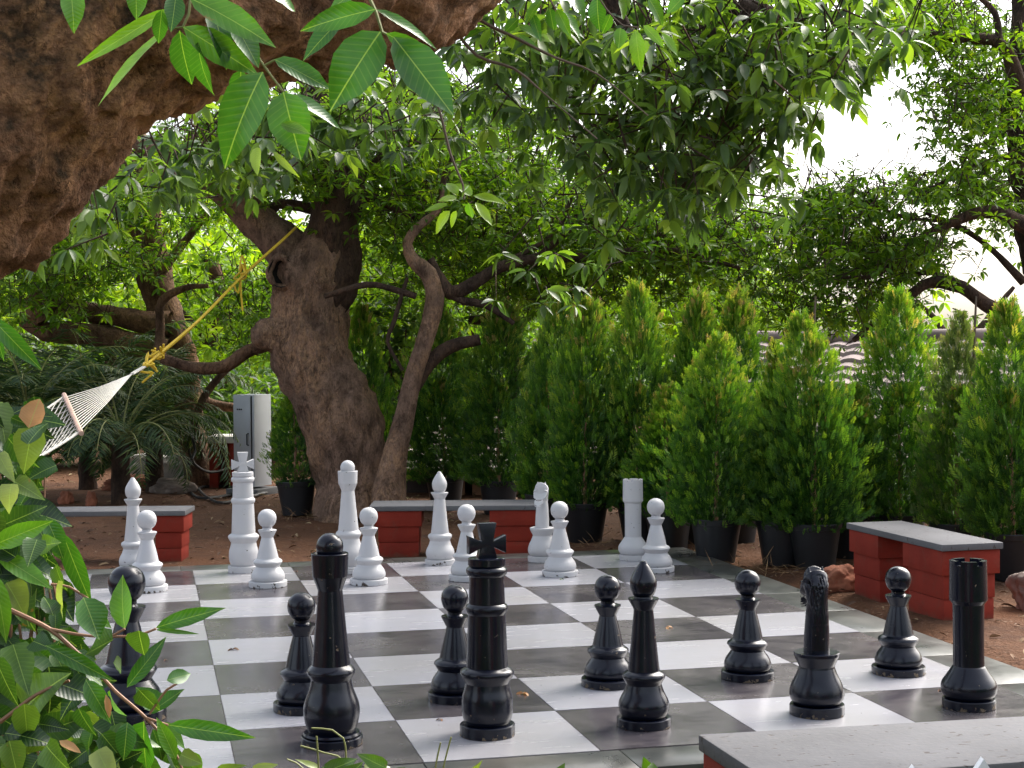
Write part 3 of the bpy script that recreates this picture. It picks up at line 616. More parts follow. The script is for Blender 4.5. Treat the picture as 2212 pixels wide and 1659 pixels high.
# second, slender tree behind the benches
st = G(855, 1075, -.05); second = empty('leaning_tree', (st[0], st[1], -.05), label='slender brown tree with long arching branch right of the thick trunk', cat='tree')
st = np.array([st[0], st[1], -.05]); D1 = 12.7
mb = MB(); limb(mb, sub(pxp([(836, 1110, 40), (848, 1010, 30), (862, 950, 25), (878, 880, 21), (896, 810, 19), (910, 760, 18), (926, 700, 19), (938, 640, 20), (926, 592, 18), (895, 562, 14), (882, 525, 11), (905, 490, 9), (945, 455, 7), (960, 400, 5)], D1), st), 28, .06, .14, 4, 21, .08); mb.build('trunk', M['bark_main'], second, ang=80)
for L in ([(918, 585, 17), (945, 600, 17), (975, 632, 17), (1020, 614, 15), (1080, 576, 12), (1160, 558, 11), (1300, 552, 9), (1400, 540, 8), (1500, 552, 6), (1600, 580, 4)],
          [(868, 870, 18), (920, 790, 16), (970, 748, 15), (1036, 735, 12)], [(930, 560, 8), (980, 640, 9), (1050, 660, 8), (1110, 700, 5)],
          [(1010, 690, 9, 14.6), (1060, 695, 11, 14.6), (1095, 730, 12, 14.6), (1110, 800, 12, 14.6), (1105, 900, 12, 14.6)],
          [(700, 640, 6), (790, 615, 7), (850, 625, 7), (900, 640, 7)], [(905, 490, 9), (950, 440, 8), (960, 380, 6), (1000, 300, 5)], [(880, 600, 4), (850, 700, 5), (838, 740, 4), (870, 800, 4)],
          [(1160, 558, 8), (1250, 480, 6), (1340, 430, 4), (1450, 380, 3)], [(1080, 576, 7), (1200, 500, 5), (1240, 400, 4), (1260, 300, 3)]):
    mb = MB(); limb(mb, sub(pxp(L, D1+.05), st), 14, .07, .15, 5, 4); mb.build('branch', M['bark_dark'], second, ang=80)
C = ell([(1180, 440, 200, 110, 12.5, 16, 460), (1400, 500, 190, 80, 12.5, 15.5, 520), (1540, 540, 90, 60, 12.5, 15, 240), (1030, 620, 110, 70, 14, 17, 150), (1250, 620, 180, 50, 13.5, 16, 300), (880, 560, 90, 90, 14, 17, 170)], 1.8, .28)
crown(second, C, 9, .092, .028, M['leaf_fine'], twig=1., origin=st)

# ------------------------------------------------------------------ foreground tree (big limb upper left, leaves overhead)
ft = np.array([*at(-900, 900, 3.3)[:2], -.05]); fore = empty('foreground_tree', ft, label='huge rough-barked limb sweeping across the upper left corner, with leafy sprays', cat='tree')
mb = MB(); DF = 3.4
limb(mb, sub([(ft[0], ft[1], -.1, .62), (ft[0]+.05, ft[1], .6, .5)]+pxp([(-560, 520, 400, 3.35), (-190, 315, 318, 3.4), (150, 48, 274, 3.5), (420, -50, 252, 3.6), (660, -50, 214, 3.75), (870, -85, 188, 3.95), (1010, -140, 140, 4.2), (1250, -230, 110, 4.5), (1500, -400, 90, 5)]), ft), 170, .016, .11, 3.6, 31, .14, .04)
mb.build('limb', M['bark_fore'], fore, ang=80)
for L in ([(900, -60, 60), (1150, -90, 50), (1400, -50, 36), (1600, 20, 26), (1750, 60, 15)], [(1300, -40, 26), (1350, 80, 20), (1420, 180, 14), (1470, 300, 8)], [(1500, 10, 16), (1560, 120, 12), (1600, 240, 8)]):
    mb = MB(); limb(mb, sub(pxp(L, 7.8), ft), 16, .08, .14, 4, 8); mb.build('branch', M['bark_dark'], fore, ang=80)
C = ell([(1300, 90, 230, 90, 7., 9.3, 120), (1560, 110, 260, 130, 7., 9.4, 190), (1480, 300, 170, 110, 7.2, 9., 120), (1760, 80, 150, 80, 7.2, 9., 75), (1180, 190, 130, 90, 7.6, 9.4, 36), (1100, 70, 120, 60, 7.4, 9., 26), (1620, 290, 50, 50, 7.5, 9, 12), (1540, 400, 70, 30, 7.6, 8.8, 16), (1350, 330, 110, 90, 7.6, 9., 40),
         (240, 395, 60, 30, 8, 9.4, 18), (420, 340, 120, 34, 8, 9.4, 40), (590, 285, 120, 40, 8, 9.4, 36), (770, 235, 130, 40, 8, 9.4, 40), (900, 250, 90, 60, 8, 9.6, 26), (90, 470, 70, 30, 7.5, 9, 14), (1140, 600, 60, 40, 9., 10, 8)], 1.5, .18, 4)
crown(fore, C, 8, .124, .040, M['leaf_dark'], twig=1.1, origin=ft, droop=(-1.2, .25), curl=.28)

def near_leaves(L, d, mat, name, parent, origin, tpl='mango', jit=.12, tone=None, curl=.22, wave=.05, seeds=None):
    P, D, N, LL, W, R = [], [], [], [], [], []
    for q in L:
        bx, by, tx, ty, w = q[:5]; t = q[5] if len(q) > 5 else random.uniform(.1, .75); dd = q[6] if len(q) > 6 else d+random.uniform(-.1, .1)
        a = at(bx, by, dd); b = at(tx, ty, dd+random.uniform(-jit, jit)*.4); P.append(a); D.append(b-a); LL.append(np.linalg.norm(b-a)*1.04); W.append(w*dd/FPX*1.12)
        N.append(-_f*.8+_u*random.uniform(.1, .8)+_r*random.uniform(-.4, .4)); R.append(t)
    P, D, N, LL, W, R = map(np.array, (P, D, N, LL, W, R)); cu = np.array([random.uniform(.2, 2.2)*curl for _ in L])*.7
    for g in range(len(L)): k = slice(g, g+1); leaf_obj(name, [leaves(P[k], D[k], N[k], LL[k], W[k], tpl, cu[k], .18, wave, R[k], uv=True)], mat, parent, origin)
TL = [(370, 17, 168, 138, 30, .8), (365, 62, 193, 212, 34, .82), (395, 58, 556, 157, 58, .62), (410, -4, 585, 74, 58, .6), (152, -30, 163, 55, 46, .66), (292, -40, 297, 38, 42, .6), (388, 66, 405, 192, 52, .25), (428, 90, 433, 216, 50, .3),
      (568, 155, 466, 342, 92, .4), (612, 198, 645, 338, 84, .5), (500, 40, 562, 140, 52, .45), (592, 128, 716, 186, 44, .35), (630, 205, 738, 270, 34, .45), (606, 268, 668, 286, 24, .8), (556, 318, 548, 366, 24, .95), (590, 328, 630, 372, 14, .97),
      (812, 20, 645, 52, 50, .45), (742, 38, 652, 116, 40, .1), (822, 68, 712, 222, 96, .3), (834, 72, 946, 132, 34, .55), (850, 80, 978, 242, 84, .25), (812, 20, 960, 86, 22, .5), (455, 10, 500, 120, 50, .2), (520, 150, 520, 230, 46, .3), (350, 20, 340, 100, 30, .3), (380, -10, 372, 60, 40, .15), (575, -20, 640, 20, 40, .6), (790, -30, 700, 10, 40, .5)]
near_leaves(TL, 2.65, M['leaf_near'], 'leaf', fore, ft, seeds=[(395, 58), (590, 180), (830, 60), (150, -30), (292, -40)])
TR = [(1187, 17, 1197, 66, 26), (1203, 20, 1230, 75, 24), (1213, 23, 1263, 70, 22), (1290, -5, 1290, 62, 36, .3), (1337, -5, 1352, 42, 30, .7), (1340, 60, 1337, 104, 28, .7), (1373, 65, 1380, 148, 30, .8), (1390, 55, 1434, 97, 20, .8), (1430, 73, 1468, 114, 18, .8), (1395, 87, 1388, 120, 20, .85),
      (1120, 40, 1090, 70, 22, .5), (1150, 30, 1165, 80, 20, .4), (1095, 75, 1110, 105, 22, .88), (1120, 75, 1170, 118, 18, .7), (1120, 55, 1172, 75, 18, .7), (1240, -10, 1270, 40, 26, .6), (1400, -5, 1440, 50, 28, .7), (1480, -10, 1440, 30, 26, .6), (1320, 30, 1300, 75, 22, .5), (1040, 65, 1000, 85, 20, .4), (1170, 0, 1130, 40, 22, .7),
      (1023, 423, 1089, 431, 22, .9), (1027, 437, 1064, 482, 20, .92), (990, 420, 962, 389, 20, .88), (1020, 422, 984, 391, 24, .86), (987, 427, 948, 431, 15, .9), (967, 440, 918, 455, 13, .86), (972, 455, 936, 502, 24, .92), (986, 455, 973, 491, 16, .9), (1012, 438, 1019, 472, 20, .75), (1000, 425, 1010, 400, 18, .85)]
near_leaves(TR, 4.2, M['leaf_near'], 'leaf', fore, ft, seeds=[(1203, 15), (1300, 0), (1385, 65), (1120, 55), (1000, 430), (1440, -10), (1040, 65)])
for L, d in ([(413, -20, 3.6), (408, 30, 3.4), (395, 58, 3), (366, 62, 2.4)], 2.65), ([(495, 20, 3), (530, 80, 3), (570, 142, 3), (612, 198, 2.4)], 2.65), ([(790, -20, 4), (812, 25, 4), (826, 70, 3.5), (850, 80, 2.4)], 2.65), ([(570, 142, 2.4), (592, 130, 2)], 2.65):
    mb = MB(); limb(mb, sub(pxp(L, d), ft), 6, .02, .05, 4, 8); mb.build('bare_twig', M['twig_g'], fore)
for L in ([(900, -20, 5), (918, 15, 5), (970, 50, 4.5), (1030, 120, 4), (1110, 148, 3.5), (1162, 190, 2.5)], [(965, -20, 4.5), (1040, 45, 4), (1110, 80, 4), (1200, 125, 3), (1290, 160, 2), (1400, 250, 1.5)], [(1162, 190, 2), (1220, 240, 1.5), (1290, 300, 1.4)], [(930, 180, 2), (955, 260, 3), (972, 330, 3), (1000, 400, 2.5), (1002, 430, 2)],
          [(1290, -10, 2), (1310, 20, 2), (1345, 55, 2), (1380, 60, 2)], [(1180, -10, 2), (1200, 18, 2)], [(860, -20, 3), (868, 60, 2), (870, 130, 1.5)]):
    mb = MB(); limb(mb, sub(pxp(L, 4.2), ft), 6, .03, .05, 4, 8); mb.build('bare_twig', M['twig'], fore)

# ------------------------------------------------------------------ right-hand tree and far trees
def tree(name, label, base, limbs, ells, k, L, W, leafm, bark=None, bough=.35, per=9, twig=1., group=None, thick=14, dens=1., **kw):
    o = empty(name, base, label=label, cat='tree', group=group); b = np.array(base); mb = MB()
    for i, (ps, d) in enumerate(limbs):
        m = MB(); limb(m, sub(pxp(ps, d), b), thick+6, .07, .22, 4., i*3.1+len(label), .16); m.build('trunk' if i == 0 else 'branch', bark or M['bark_dark'], o, ang=80)
    C = ell(ells, dens, bough, per); crown(o, C, k, L, W, leafm, twig=twig, origin=b, **kw); return o
def foot(px, d): p = at(px, 900, d); return (p[0], p[1], -.05)
tree('spreading_tree', 'tall spreading tree with arching dark limbs against the white sky at the right', foot(2330, 13.5),
     [([(2330, 1110, 60), (2320, 900, 50), (2290, 700, 42), (2240, 560, 36), (2215, 420, 30), (2200, 200, 24), (2210, -50, 20)], 13.5), ([(2300, 760, 24), (2212, 706, 18), (2130, 655, 15), (2080, 618, 14), (2010, 610, 13), (1950, 655, 11), (1890, 700, 9), (1845, 735, 6)], 13.), ([(2240, 500, 20), (2140, 458, 14), (2060, 478, 10), (1980, 520, 8), (1900, 590, 6), (1820, 600, 3)], 13.),
      ([(2210, 200, 18), (2160, 95, 13), (2060, 82, 10), (1960, 60, 6)], 13.), ([(2110, 640, 8), (2050, 600, 7), (1985, 590, 5), (1900, 640, 3)], 13.2), ([(2212, 610, 9), (2160, 555, 7), (2090, 500, 6), (2000, 460, 4)], 13.4), ([(2212, 330, 8), (2100, 360, 5), (1990, 420, 4)], 13.4), ([(2160, 95, 8), (2150, 30, 7), (2100, -20, 5)], 13), ([(2060, 480, 4), (1960, 470, 4), (1870, 440, 3), (1780, 430, 2)], 13)],
     [(1825, 455, 95, 55, 12.5, 15, 156), (1760, 470, 60, 50, 12.5, 15, 70), (1800, 560, 120, 60, 12.5, 15, 179), (1925, 545, 90, 55, 12.5, 15, 202), (1870, 640, 90, 50, 12.5, 15, 124), (2080, 415, 110, 45, 12.5, 15.5, 187), (2130, 300, 90, 90, 12.5, 15.5, 179), (2160, 130, 80, 90, 12.5, 15.5, 156), (2060, 60, 90, 60, 12.5, 15.5, 117), (2190, 470, 30, 40, 13, 15, 35), (2000, 60, 70, 60, 12.5, 15, 110), (2120, 210, 80, 50, 12.5, 15, 110), (2010, 20, 60, 30, 13, 15, 39), (1730, 680, 70, 35, 13.5, 15.5, 85), (2300, 300, 90, 250, 13, 16, 156)],
     9, .088, .028, M['leaf_fine'], bough=.2, dens=1.7)
tree('background_tree', 'gnarled old tree with thick horizontal limbs far behind the hammock', foot(430, 16.5),
     [([(432, 1060, 34), (425, 980, 30), (410, 900, 28), (395, 800, 30), (375, 720, 34), (345, 640, 36), (328, 560, 38), (315, 490, 36), (300, 430, 40), (290, 330, 36)], 16.5), ([(370, 700, 28), (290, 690, 24), (220, 680, 22), (150, 665, 20), (95, 648, 20), (80, 690, 14)], 16.3), ([(360, 760, 26), (260, 735, 26), (180, 722, 24), (100, 712, 22), (45, 695, 10)], 16.2), ([(90, 700, 22), (75, 660, 18), (85, 600, 14), (60, 520, 12), (20, 430, 8)], 16.1),
      ([(335, 600, 14), (370, 560, 10), (400, 520, 8), (455, 450, 6)], 15.8), ([(345, 780, 12), (347, 700, 10), (352, 650, 9), (400, 622, 7), (450, 618, 5)], 15.2), ([(415, 960, 9), (430, 880, 8), (460, 830, 8), (520, 770, 6)], 15.8), ([(420, 840, 14), (450, 870, 12), (520, 880, 8)], 16.8), ([(230, 690, 16), (240, 760, 12), (235, 860, 10), (240, 1000, 9)], 16.4), ([(455, 560, 14), (470, 620, 16), (480, 700, 12)], 17.5)],
     [(150, 480, 170, 90, 14.5, 18, 420), (90, 610, 110, 60, 14.5, 17, 230), (420, 430, 130, 60, 15, 18, 170), (260, 560, 70, 40, 14.5, 16, 70), (540, 640, 60, 70, 14.5, 17, 150), (200, 420, 140, 50, 14, 17, 170), (560, 700, 40, 60, 15, 17, 60)], 9, .10, .026, M['leaf_fine'], bark=M['bark_orange'], bough=.28, dens=1.8)
for i, (lab, px, d, H, ells_) in enumerate([
    ('bright yellow-green tree glowing behind the conifers in the middle right', 1500, 24, 0, [(1490, 660, 120, 60, 22, 26, 330), (1590, 640, 80, 60, 22, 26, 220), (1640, 690, 70, 50, 22, 26, 130)]),
    ('sunlit yellow-green tree seen between the two trunks and the arching branch', 1030, 25, 0, [(1000, 600, 200, 110, 22, 28, 420), (820, 640, 100, 120, 22, 28, 260), (1250, 600, 160, 90, 22, 28, 260), (900, 450, 180, 90, 22, 28, 220)]),
    ('sunlit yellow-green tree at the far left behind the gnarled limbs', 120, 27, 0, [(60, 640, 160, 120, 24, 30, 330), (250, 700, 160, 90, 24, 30, 260), (120, 780, 220, 80, 24, 30, 260)]),
    ('sunlit tree filling the gap left of the forked trunk', 470, 26, 0, [(460, 560, 110, 90, 24, 29, 200), (520, 720, 100, 100, 24, 29, 240), (400, 660, 90, 100, 24, 29, 160)]),
    ('low bright green tree beyond the tiled roof at the right', 2080, 30, 0, [(2080, 765, 130, 30, 28, 32, 150), (1900, 740, 160, 30, 28, 32, 150), (2250, 750, 90, 35, 28, 32, 60)])]):
    tree('distant_tree', lab, foot(px, d), [([(px, 920, 14), (px+8, 820, 13), (px-10, 720, 11), (px+5, 620 if i < 4 else 760, 8)], d), ([(px, 760, 9), (px+60, 680, 6), (px+110, 620, 4)], d), ([(px, 780, 9), (px-60, 690, 6), (px-120, 640, 4)], d)], ells_, 8, .24, .075, M['leaf_bright'], bough=.5, group='sunlit trees beyond the garden', twig=None)
# feathery grey-green half-bare tree right of centre
tree('feathery_tree', 'pale feathery half-bare tree against the sky above the brown-topped conifers', foot(1640, 27), [([(1650, 900, 8), (1655, 750, 8), (1640, 650, 7), (1650, 540, 5)], 27), ([(1645, 680, 5), (1600, 600, 4), (1560, 560, 3)], 27), ([(1645, 650, 5), (1700, 590, 4), (1740, 560, 3)], 27)],
     [(1660, 560, 60, 60, 26, 28, 130), (1700, 620, 50, 40, 26, 28, 70)], 7, .22, .02, leaf_mat('pale_feathery', [(0., (.10, .13, .07)), (1., (.22, .24, .14))], .7, .3), bough=.4, twig=None)
# far wood: one mass
C = ell([(500, 760, 1400, 120, 36, 46, 2600), (700, 850, 1400, 80, 30, 36, 1500), (300, 560, 700, 120, 36, 44, 700), (3300, 740, 900, 60, 36, 46, 1100)], 1., .9, 10)
o = leaf_obj('far_woodland', [whorls(C, 8, .45, .16)], M['leaf_fine']); tag(o, 'dense green woodland mass far behind the garden trees', 'woodland', kind='stuff')

# ------------------------------------------------------------------ understory shrubs (dark) on the left and behind
def shrub(lab, px, d, w, h, n, mat, L=.10, W=.032, group='shrubs under the trees at the back'):
    p = foot(px, d); o = empty('shrub', p, label=lab, cat='shrub', group=group); m = MB()
    for k in range(6): a = k*1.05; limb(m, [(0, 0, 0, .03), (math.cos(a)*w*.25, math.sin(a)*w*.2, h*.4, .02), (math.cos(a)*w*.5, math.sin(a)*w*.4, h*.8, .008)], 7, .1)
    m.build('stems', M['bark_dark'], o)
    q = nrm(RNG.normal(0, 1, (n, 3)))*np.cbrt(RNG.random((n, 1)))*np.array([w, w*.7, h*.52])*(1+.25*RNG.normal(0, 1, (n, 1))); q[:, 2] = np.abs(q[:, 2]+h*.52)
    leaf_obj('foliage', [whorls(q, 7, L, W, droop=(-.6, .9), tone=(0, .85))], mat, o); return o
shrub('dark leafy shrub behind the palms at the far left', 40, 19, 1.3, 1.5, 700, M['leaf_dark'], .15, .045)
shrub('dark shrub below the gnarled tree limbs', 250, 19.5, 1.2, 1.3, 600, M['leaf_dark'], .15, .045)
shrub('dark shrub behind the grey cabinet', 520, 20, 1.2, 1.1, 500, M['leaf_dark'], .15, .045)
shrub('green shrub filling the gap behind the thick trunk', 760, 19, 1.1, 1.4, 500, M['leaf_fine'], .15, .04)
shrub('broad-leaved dark shrub beside the slender leaning tree', 855, 15.5, .35, 2.0, 160, M['leaf_dark'], .15, .06)
shrub('shrub behind the conifers in the middle', 1150, 19, 1.6, 1.9, 900, M['leaf_fine'], .14, .04)

# ------------------------------------------------------------------ palms
def palm(lab, px, d, nf, H, L, seed, lean=0):
    p = foot(px, d); o = empty('garden_palm', p, label=lab, cat='palm', group='bushy palms behind the left bench'); rg = np.random.default_rng(seed); m = MB()
    limb(m, [(0, 0, -.02, .10), (lean*.3, 0, H*.5, .085), (lean, 0, H, .075)], 12, .06, .2, 6); m.build('trunk', M['bark_dark'], o, ang=80)
    parts = []; m = MB()
    for f in range(nf):
        az = f*2.399+rg.normal(0, .2); el = rg.uniform(.35, 1.45); Lf = L*rg.uniform(.75, 1.1); pts = []; q = np.array([lean, 0, H]); e = el; n = 26
        for i in range(n):
            pts.append(q.copy()); e -= (1.25+.8*(1.5-el))/n*(.4+1.4*i/n); q = q+np.array([math.cos(az)*math.cos(e), math.sin(az)*math.cos(e), math.sin(e)])*Lf/n
        pts = np.array(pts); m.tube(pts[::2], np.linspace(.011, .003, len(pts[::2])), 5, cap=False); T = nrm(np.gradient(pts, axis=0)); side = np.array([-math.sin(az), math.cos(az), 0])
        for i in range(4, n):
            for rep in (0, .5):
                for s in (-1, 1):
                    ll = .34*math.sin(math.pi*(.12+.86*i/n))*rg.uniform(.8, 1.1)*L/1.4
                    parts.append((pts[i]+T[i]*rep*Lf/n, T[i]*.55+side*s*.75+np.array([0, 0, rg.uniform(-.3, .2)]), np.cross(T[i], side)*1.+rg.normal(0, .2, 3), ll))
    m.build('frond_ribs', M['twig_g'], o)
    P, D, N, LL = (np.array([q[i] for q in parts]) for i in range(4))
    leaf_obj('fronds', [leaves(P, D, N, LL, .014*L/1.2, 'blade', .35, .2, 0, rg.random(len(P)))], M['palm'], o)
palm('bushy palm under the hammock bar, fronds drooping to the ground', 262, 14.4, 28, .55, 1.2, 3)
palm('palm with upright spiky fronds rising behind the hammock cords', 190, 16.0, 24, .6, 1.9, 4)
palm('palm at the far left behind the foreground leaves', 60, 14.6, 24, .7, 1.5, 5)
palm('palm drooping between the hammock knot and the orange trunk', 335, 15.6, 22, .7, 1.05, 6)
# tall far palm head behind the canopy
def far_palm():
    p = foot(1640, 34); o = empty('coconut_palm', p, label='distant coconut palm head poking out below the leafy canopy', cat='palm'); top = at(1640, 480, 34)-np.array(p); m = MB()
    limb(m, [(0, 0, 0, .16), (.1, 0, top[2]*.5, .13), (top[0], top[1], top[2], .1)], 10, .4); m.build('trunk', M['bark_dark'], o); P, D, N, LL = [], [], [], []; m = MB()
    for f in range(16):
        az = f*2.4; e = random.uniform(.0, 1.2); q = top.copy(); pts = []
        for i in range(16): pts.append(q.copy()); e -= .11; q = q+np.array([math.cos(az)*math.cos(e), math.sin(az)*math.cos(e), math.sin(e)])*.13
        pts = np.array(pts); m.tube(pts, .012, 4, cap=False); T = nrm(np.gradient(pts, axis=0)); sd = np.array([-math.sin(az), math.cos(az), 0])
        for i in range(1, 16):
            for r_ in (0, .5):
                for s in (-1, 1): P.append(pts[i]+T[i]*.06*r_); D.append(T[i]*.5+sd*s*.7+np.array([0, 0, -.5])); N.append((0, 0, 1)); LL.append(.5)
    m.build('frond_ribs', M['twig_g'], o); leaf_obj('fronds', [leaves(P, D, N, np.array(LL), .035, 'blade', .3, .2)], M['palm'], o)
far_palm()

# ------------------------------------------------------------------ potted conifers
def thuja_mesh(seed, H=1.25, R=.25, ns=2000, lead=3, brown=.3):
    rg = np.random.default_rng(seed); P, D, N, LL, WW, RR = [], [], [], [], [], []
    leaders = [(rg.normal(0, .045), rg.normal(0, .045), H*rg.uniform(.72, 1.)) for _ in range(lead)]; leaders[0] = (0, 0, H)
    for i in range(ns):
        lx, ly, lh = leaders[rg.integers(lead)] if rg.random() < .6 else leaders[0]; t = rg.random()**.9; z = t*lh*.97
        prof = R*(min(1, .80+.8*t) if t < .25 else (1-((t-.25)/.75)**2.1))+.016
        az = rg.random()*2*math.pi; lump = 1+.42*noise.noise(Vector((math.cos(az)*1.6, math.sin(az)*1.6, z*7+seed)))+.16*rg.normal(); q = rg.random()**.45; rr = prof*lump*q
        b = np.array([lx*(t)+math.cos(az)*rr, ly*t+math.sin(az)*rr, z+.02]); up = rg.uniform(.75, 1.7)*(1+t)
        d = nrm(np.array([math.cos(az), math.sin(az), up])+rg.normal(0, .22, 3)); sd = nrm(np.cross(d, np.array([math.cos(az+1.3), math.sin(az+1.3), .2])+rg.normal(0, .5, 3))); nn = np.cross(d, sd)
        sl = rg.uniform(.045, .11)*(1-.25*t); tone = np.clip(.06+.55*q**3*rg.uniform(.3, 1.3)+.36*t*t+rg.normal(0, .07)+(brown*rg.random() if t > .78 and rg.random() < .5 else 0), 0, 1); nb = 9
        for k in range(nb):
            u = (k+1)/nb; s = -1 if k % 2 else 1
            if k == nb-1: dd = d; 
            else: dd = nrm(d*.8+sd*s*.62)
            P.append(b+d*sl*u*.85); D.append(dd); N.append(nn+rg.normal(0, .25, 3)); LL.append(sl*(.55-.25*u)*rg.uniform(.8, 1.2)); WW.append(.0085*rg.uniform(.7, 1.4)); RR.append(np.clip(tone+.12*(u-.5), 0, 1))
    return leaves(np.array(P), np.array(D), np.array(N), np.array(LL), np.array(WW), 'blade', .15, .1, 0, np.array(RR))
def pot_proto():
    r = empty('potted_conifer', (0, 0, 0), cat='potted conifer'); u = .001
    lathe('pot', [[(0, 118), (4, 122)], [(4, 122), (250, 160)], [(250, 160), (252, 168)], [(252, 168), (284, 172)], [(284, 172), (290, 168)], [(290, 168), (288, 158)], [(288, 158), (255, 154)]], 36, r, M['pot'], sc=u)
    mb = MB(); V = [(0, 0, .262)]+[(.152*math.cos(a), .152*math.sin(a), .255) for a in np.arange(24)*2*math.pi/24]; mb.add(V, [(0, 1+j, 1+(j+1) % 24) for j in range(24)]); mb.build('potting_soil', M['soil'], r)
    mb = MB(); limb(mb, [(0, 0, .25, .014), (.006, .004, .6, .011), (-.004, .002, .9, .006), (0, 0, 1.1, .003)], 8, .06); mb.build('stem', M['stem_br'], r); return r
FOL = []
for i, (sd, kw) in enumerate([(11, dict(lead=3)), (12, dict(lead=5, R=.27)), (13, dict(lead=2, brown=.5, R=.22)), (14, dict(lead=4, R=.30, ns=2400))]):
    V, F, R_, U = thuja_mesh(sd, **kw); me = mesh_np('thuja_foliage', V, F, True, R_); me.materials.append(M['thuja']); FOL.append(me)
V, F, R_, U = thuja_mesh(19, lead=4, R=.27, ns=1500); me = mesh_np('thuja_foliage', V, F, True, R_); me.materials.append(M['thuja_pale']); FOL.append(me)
pp = pot_proto()
CON = [ # px, depth, top y, half width px, foliage, label
 (640, 13.4, 830, 50, 0, 'low dark potted conifer between the grey cabinet and the thick trunk'),
 (793, 14.0, 668, 48, 0, 'dark narrow potted conifer right behind the thick forked trunk'),
 (962, 13.7, 655, 76, 1, 'potted conifer with yellowish tip, first right of the leaning tree'),
 (1076, 13.3, 662, 76, 2, 'brownish-topped potted conifer behind the right half of the middle bench'),
 (1178, 12.0, 640, 66, 0, 'tall bright-topped potted conifer behind the white knight'),
 (1262, 11.4, 655, 72, 2, 'dull brownish-green potted conifer right of the white knight'),
 (1382, 11.35, 625, 80, 1, 'tall full potted conifer behind the white rook'),
 (1490, 11.3, 645, 62, 2, 'potted conifer with brown dry top, behind the bushy light one'),
 (1545, 10.25, 735, 90, 3, 'low bushy bright green potted conifer right of the white rook'),
 (1592, 11.3, 640, 62, 2, 'potted conifer with tall dry brown tip behind the low bushy one'),
 (1688, 10.1, 750, 50, 0, 'short dark potted conifer with loose straw at its pot'),
 (1760, 9.95, 690, 90, 3, 'broad bright green potted conifer left of the right-hand bench'),
 (1835, 10.4, 850, 46, 1, 'short potted conifer directly behind the left end of the right-hand bench'),
 (1945, 10.4, 640, 88, 1, 'tall potted conifer behind the right-hand bench, tip against the sky'),
 (2068, 9.9, 690, 84, 4, 'pale grey-green sparse potted conifer behind the right-hand bench'),
 (2190, 9.4, 665, 92, 0, 'dark green potted conifer at the right edge of the photo'),
 (2290, 9.9, 660, 92, 1, 'potted conifer cut off by the right edge of the photo'),
]
for i, (px, d, ty, hw, fv, lab) in enumerate(CON):
    o = pp if i == 0 else copy_tree(pp)
    p = foot(px, d); o.location = p; o.rotation_euler = (random.uniform(-.02, .02), random.uniform(-.03, .03), random.uniform(0, 6.28))
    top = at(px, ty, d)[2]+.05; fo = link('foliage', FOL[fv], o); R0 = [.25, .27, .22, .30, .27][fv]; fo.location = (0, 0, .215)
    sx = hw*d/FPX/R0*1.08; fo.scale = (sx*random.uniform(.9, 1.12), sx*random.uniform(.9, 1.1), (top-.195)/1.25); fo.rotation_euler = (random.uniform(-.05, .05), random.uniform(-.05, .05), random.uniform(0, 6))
    o['label'] = lab; o['group'] = 'conifers in black pots along the back'
for px, d, lab in ((1445, 10.9, 'empty-looking black pot between the bushy conifer and the white rook'),):
    o = copy_tree(pp); o.location = foot(px, d); o['label'] = lab.replace('empty-looking ', ''); o['group'] = 'conifers in black pots along the back'
    fo = link('foliage', FOL[0], o); fo.location = (0, 0, .22); fo.scale = (1., 1., .62)

# dead bare stakes poking above conifers
for px, y0, y1, d, lab in ((2105, 640, 800, 9.9, 'bare dead stake rising from the pale conifer against the sky'), (1758, 640, 760, 9.95, 'thin dry stick above the broad conifer'), ):
    a, b = at(px-6, y1+120, d), at(px+4, y0, d); mb = MB(); limb(mb, [(0, 0, -.6, .012), (*(b-a)*.5, .010), (*(b-a), .006)], 8, .05); o = mb.build('wooden_stake', M['twig'], None, loc=a); tag(o, lab, 'stake')

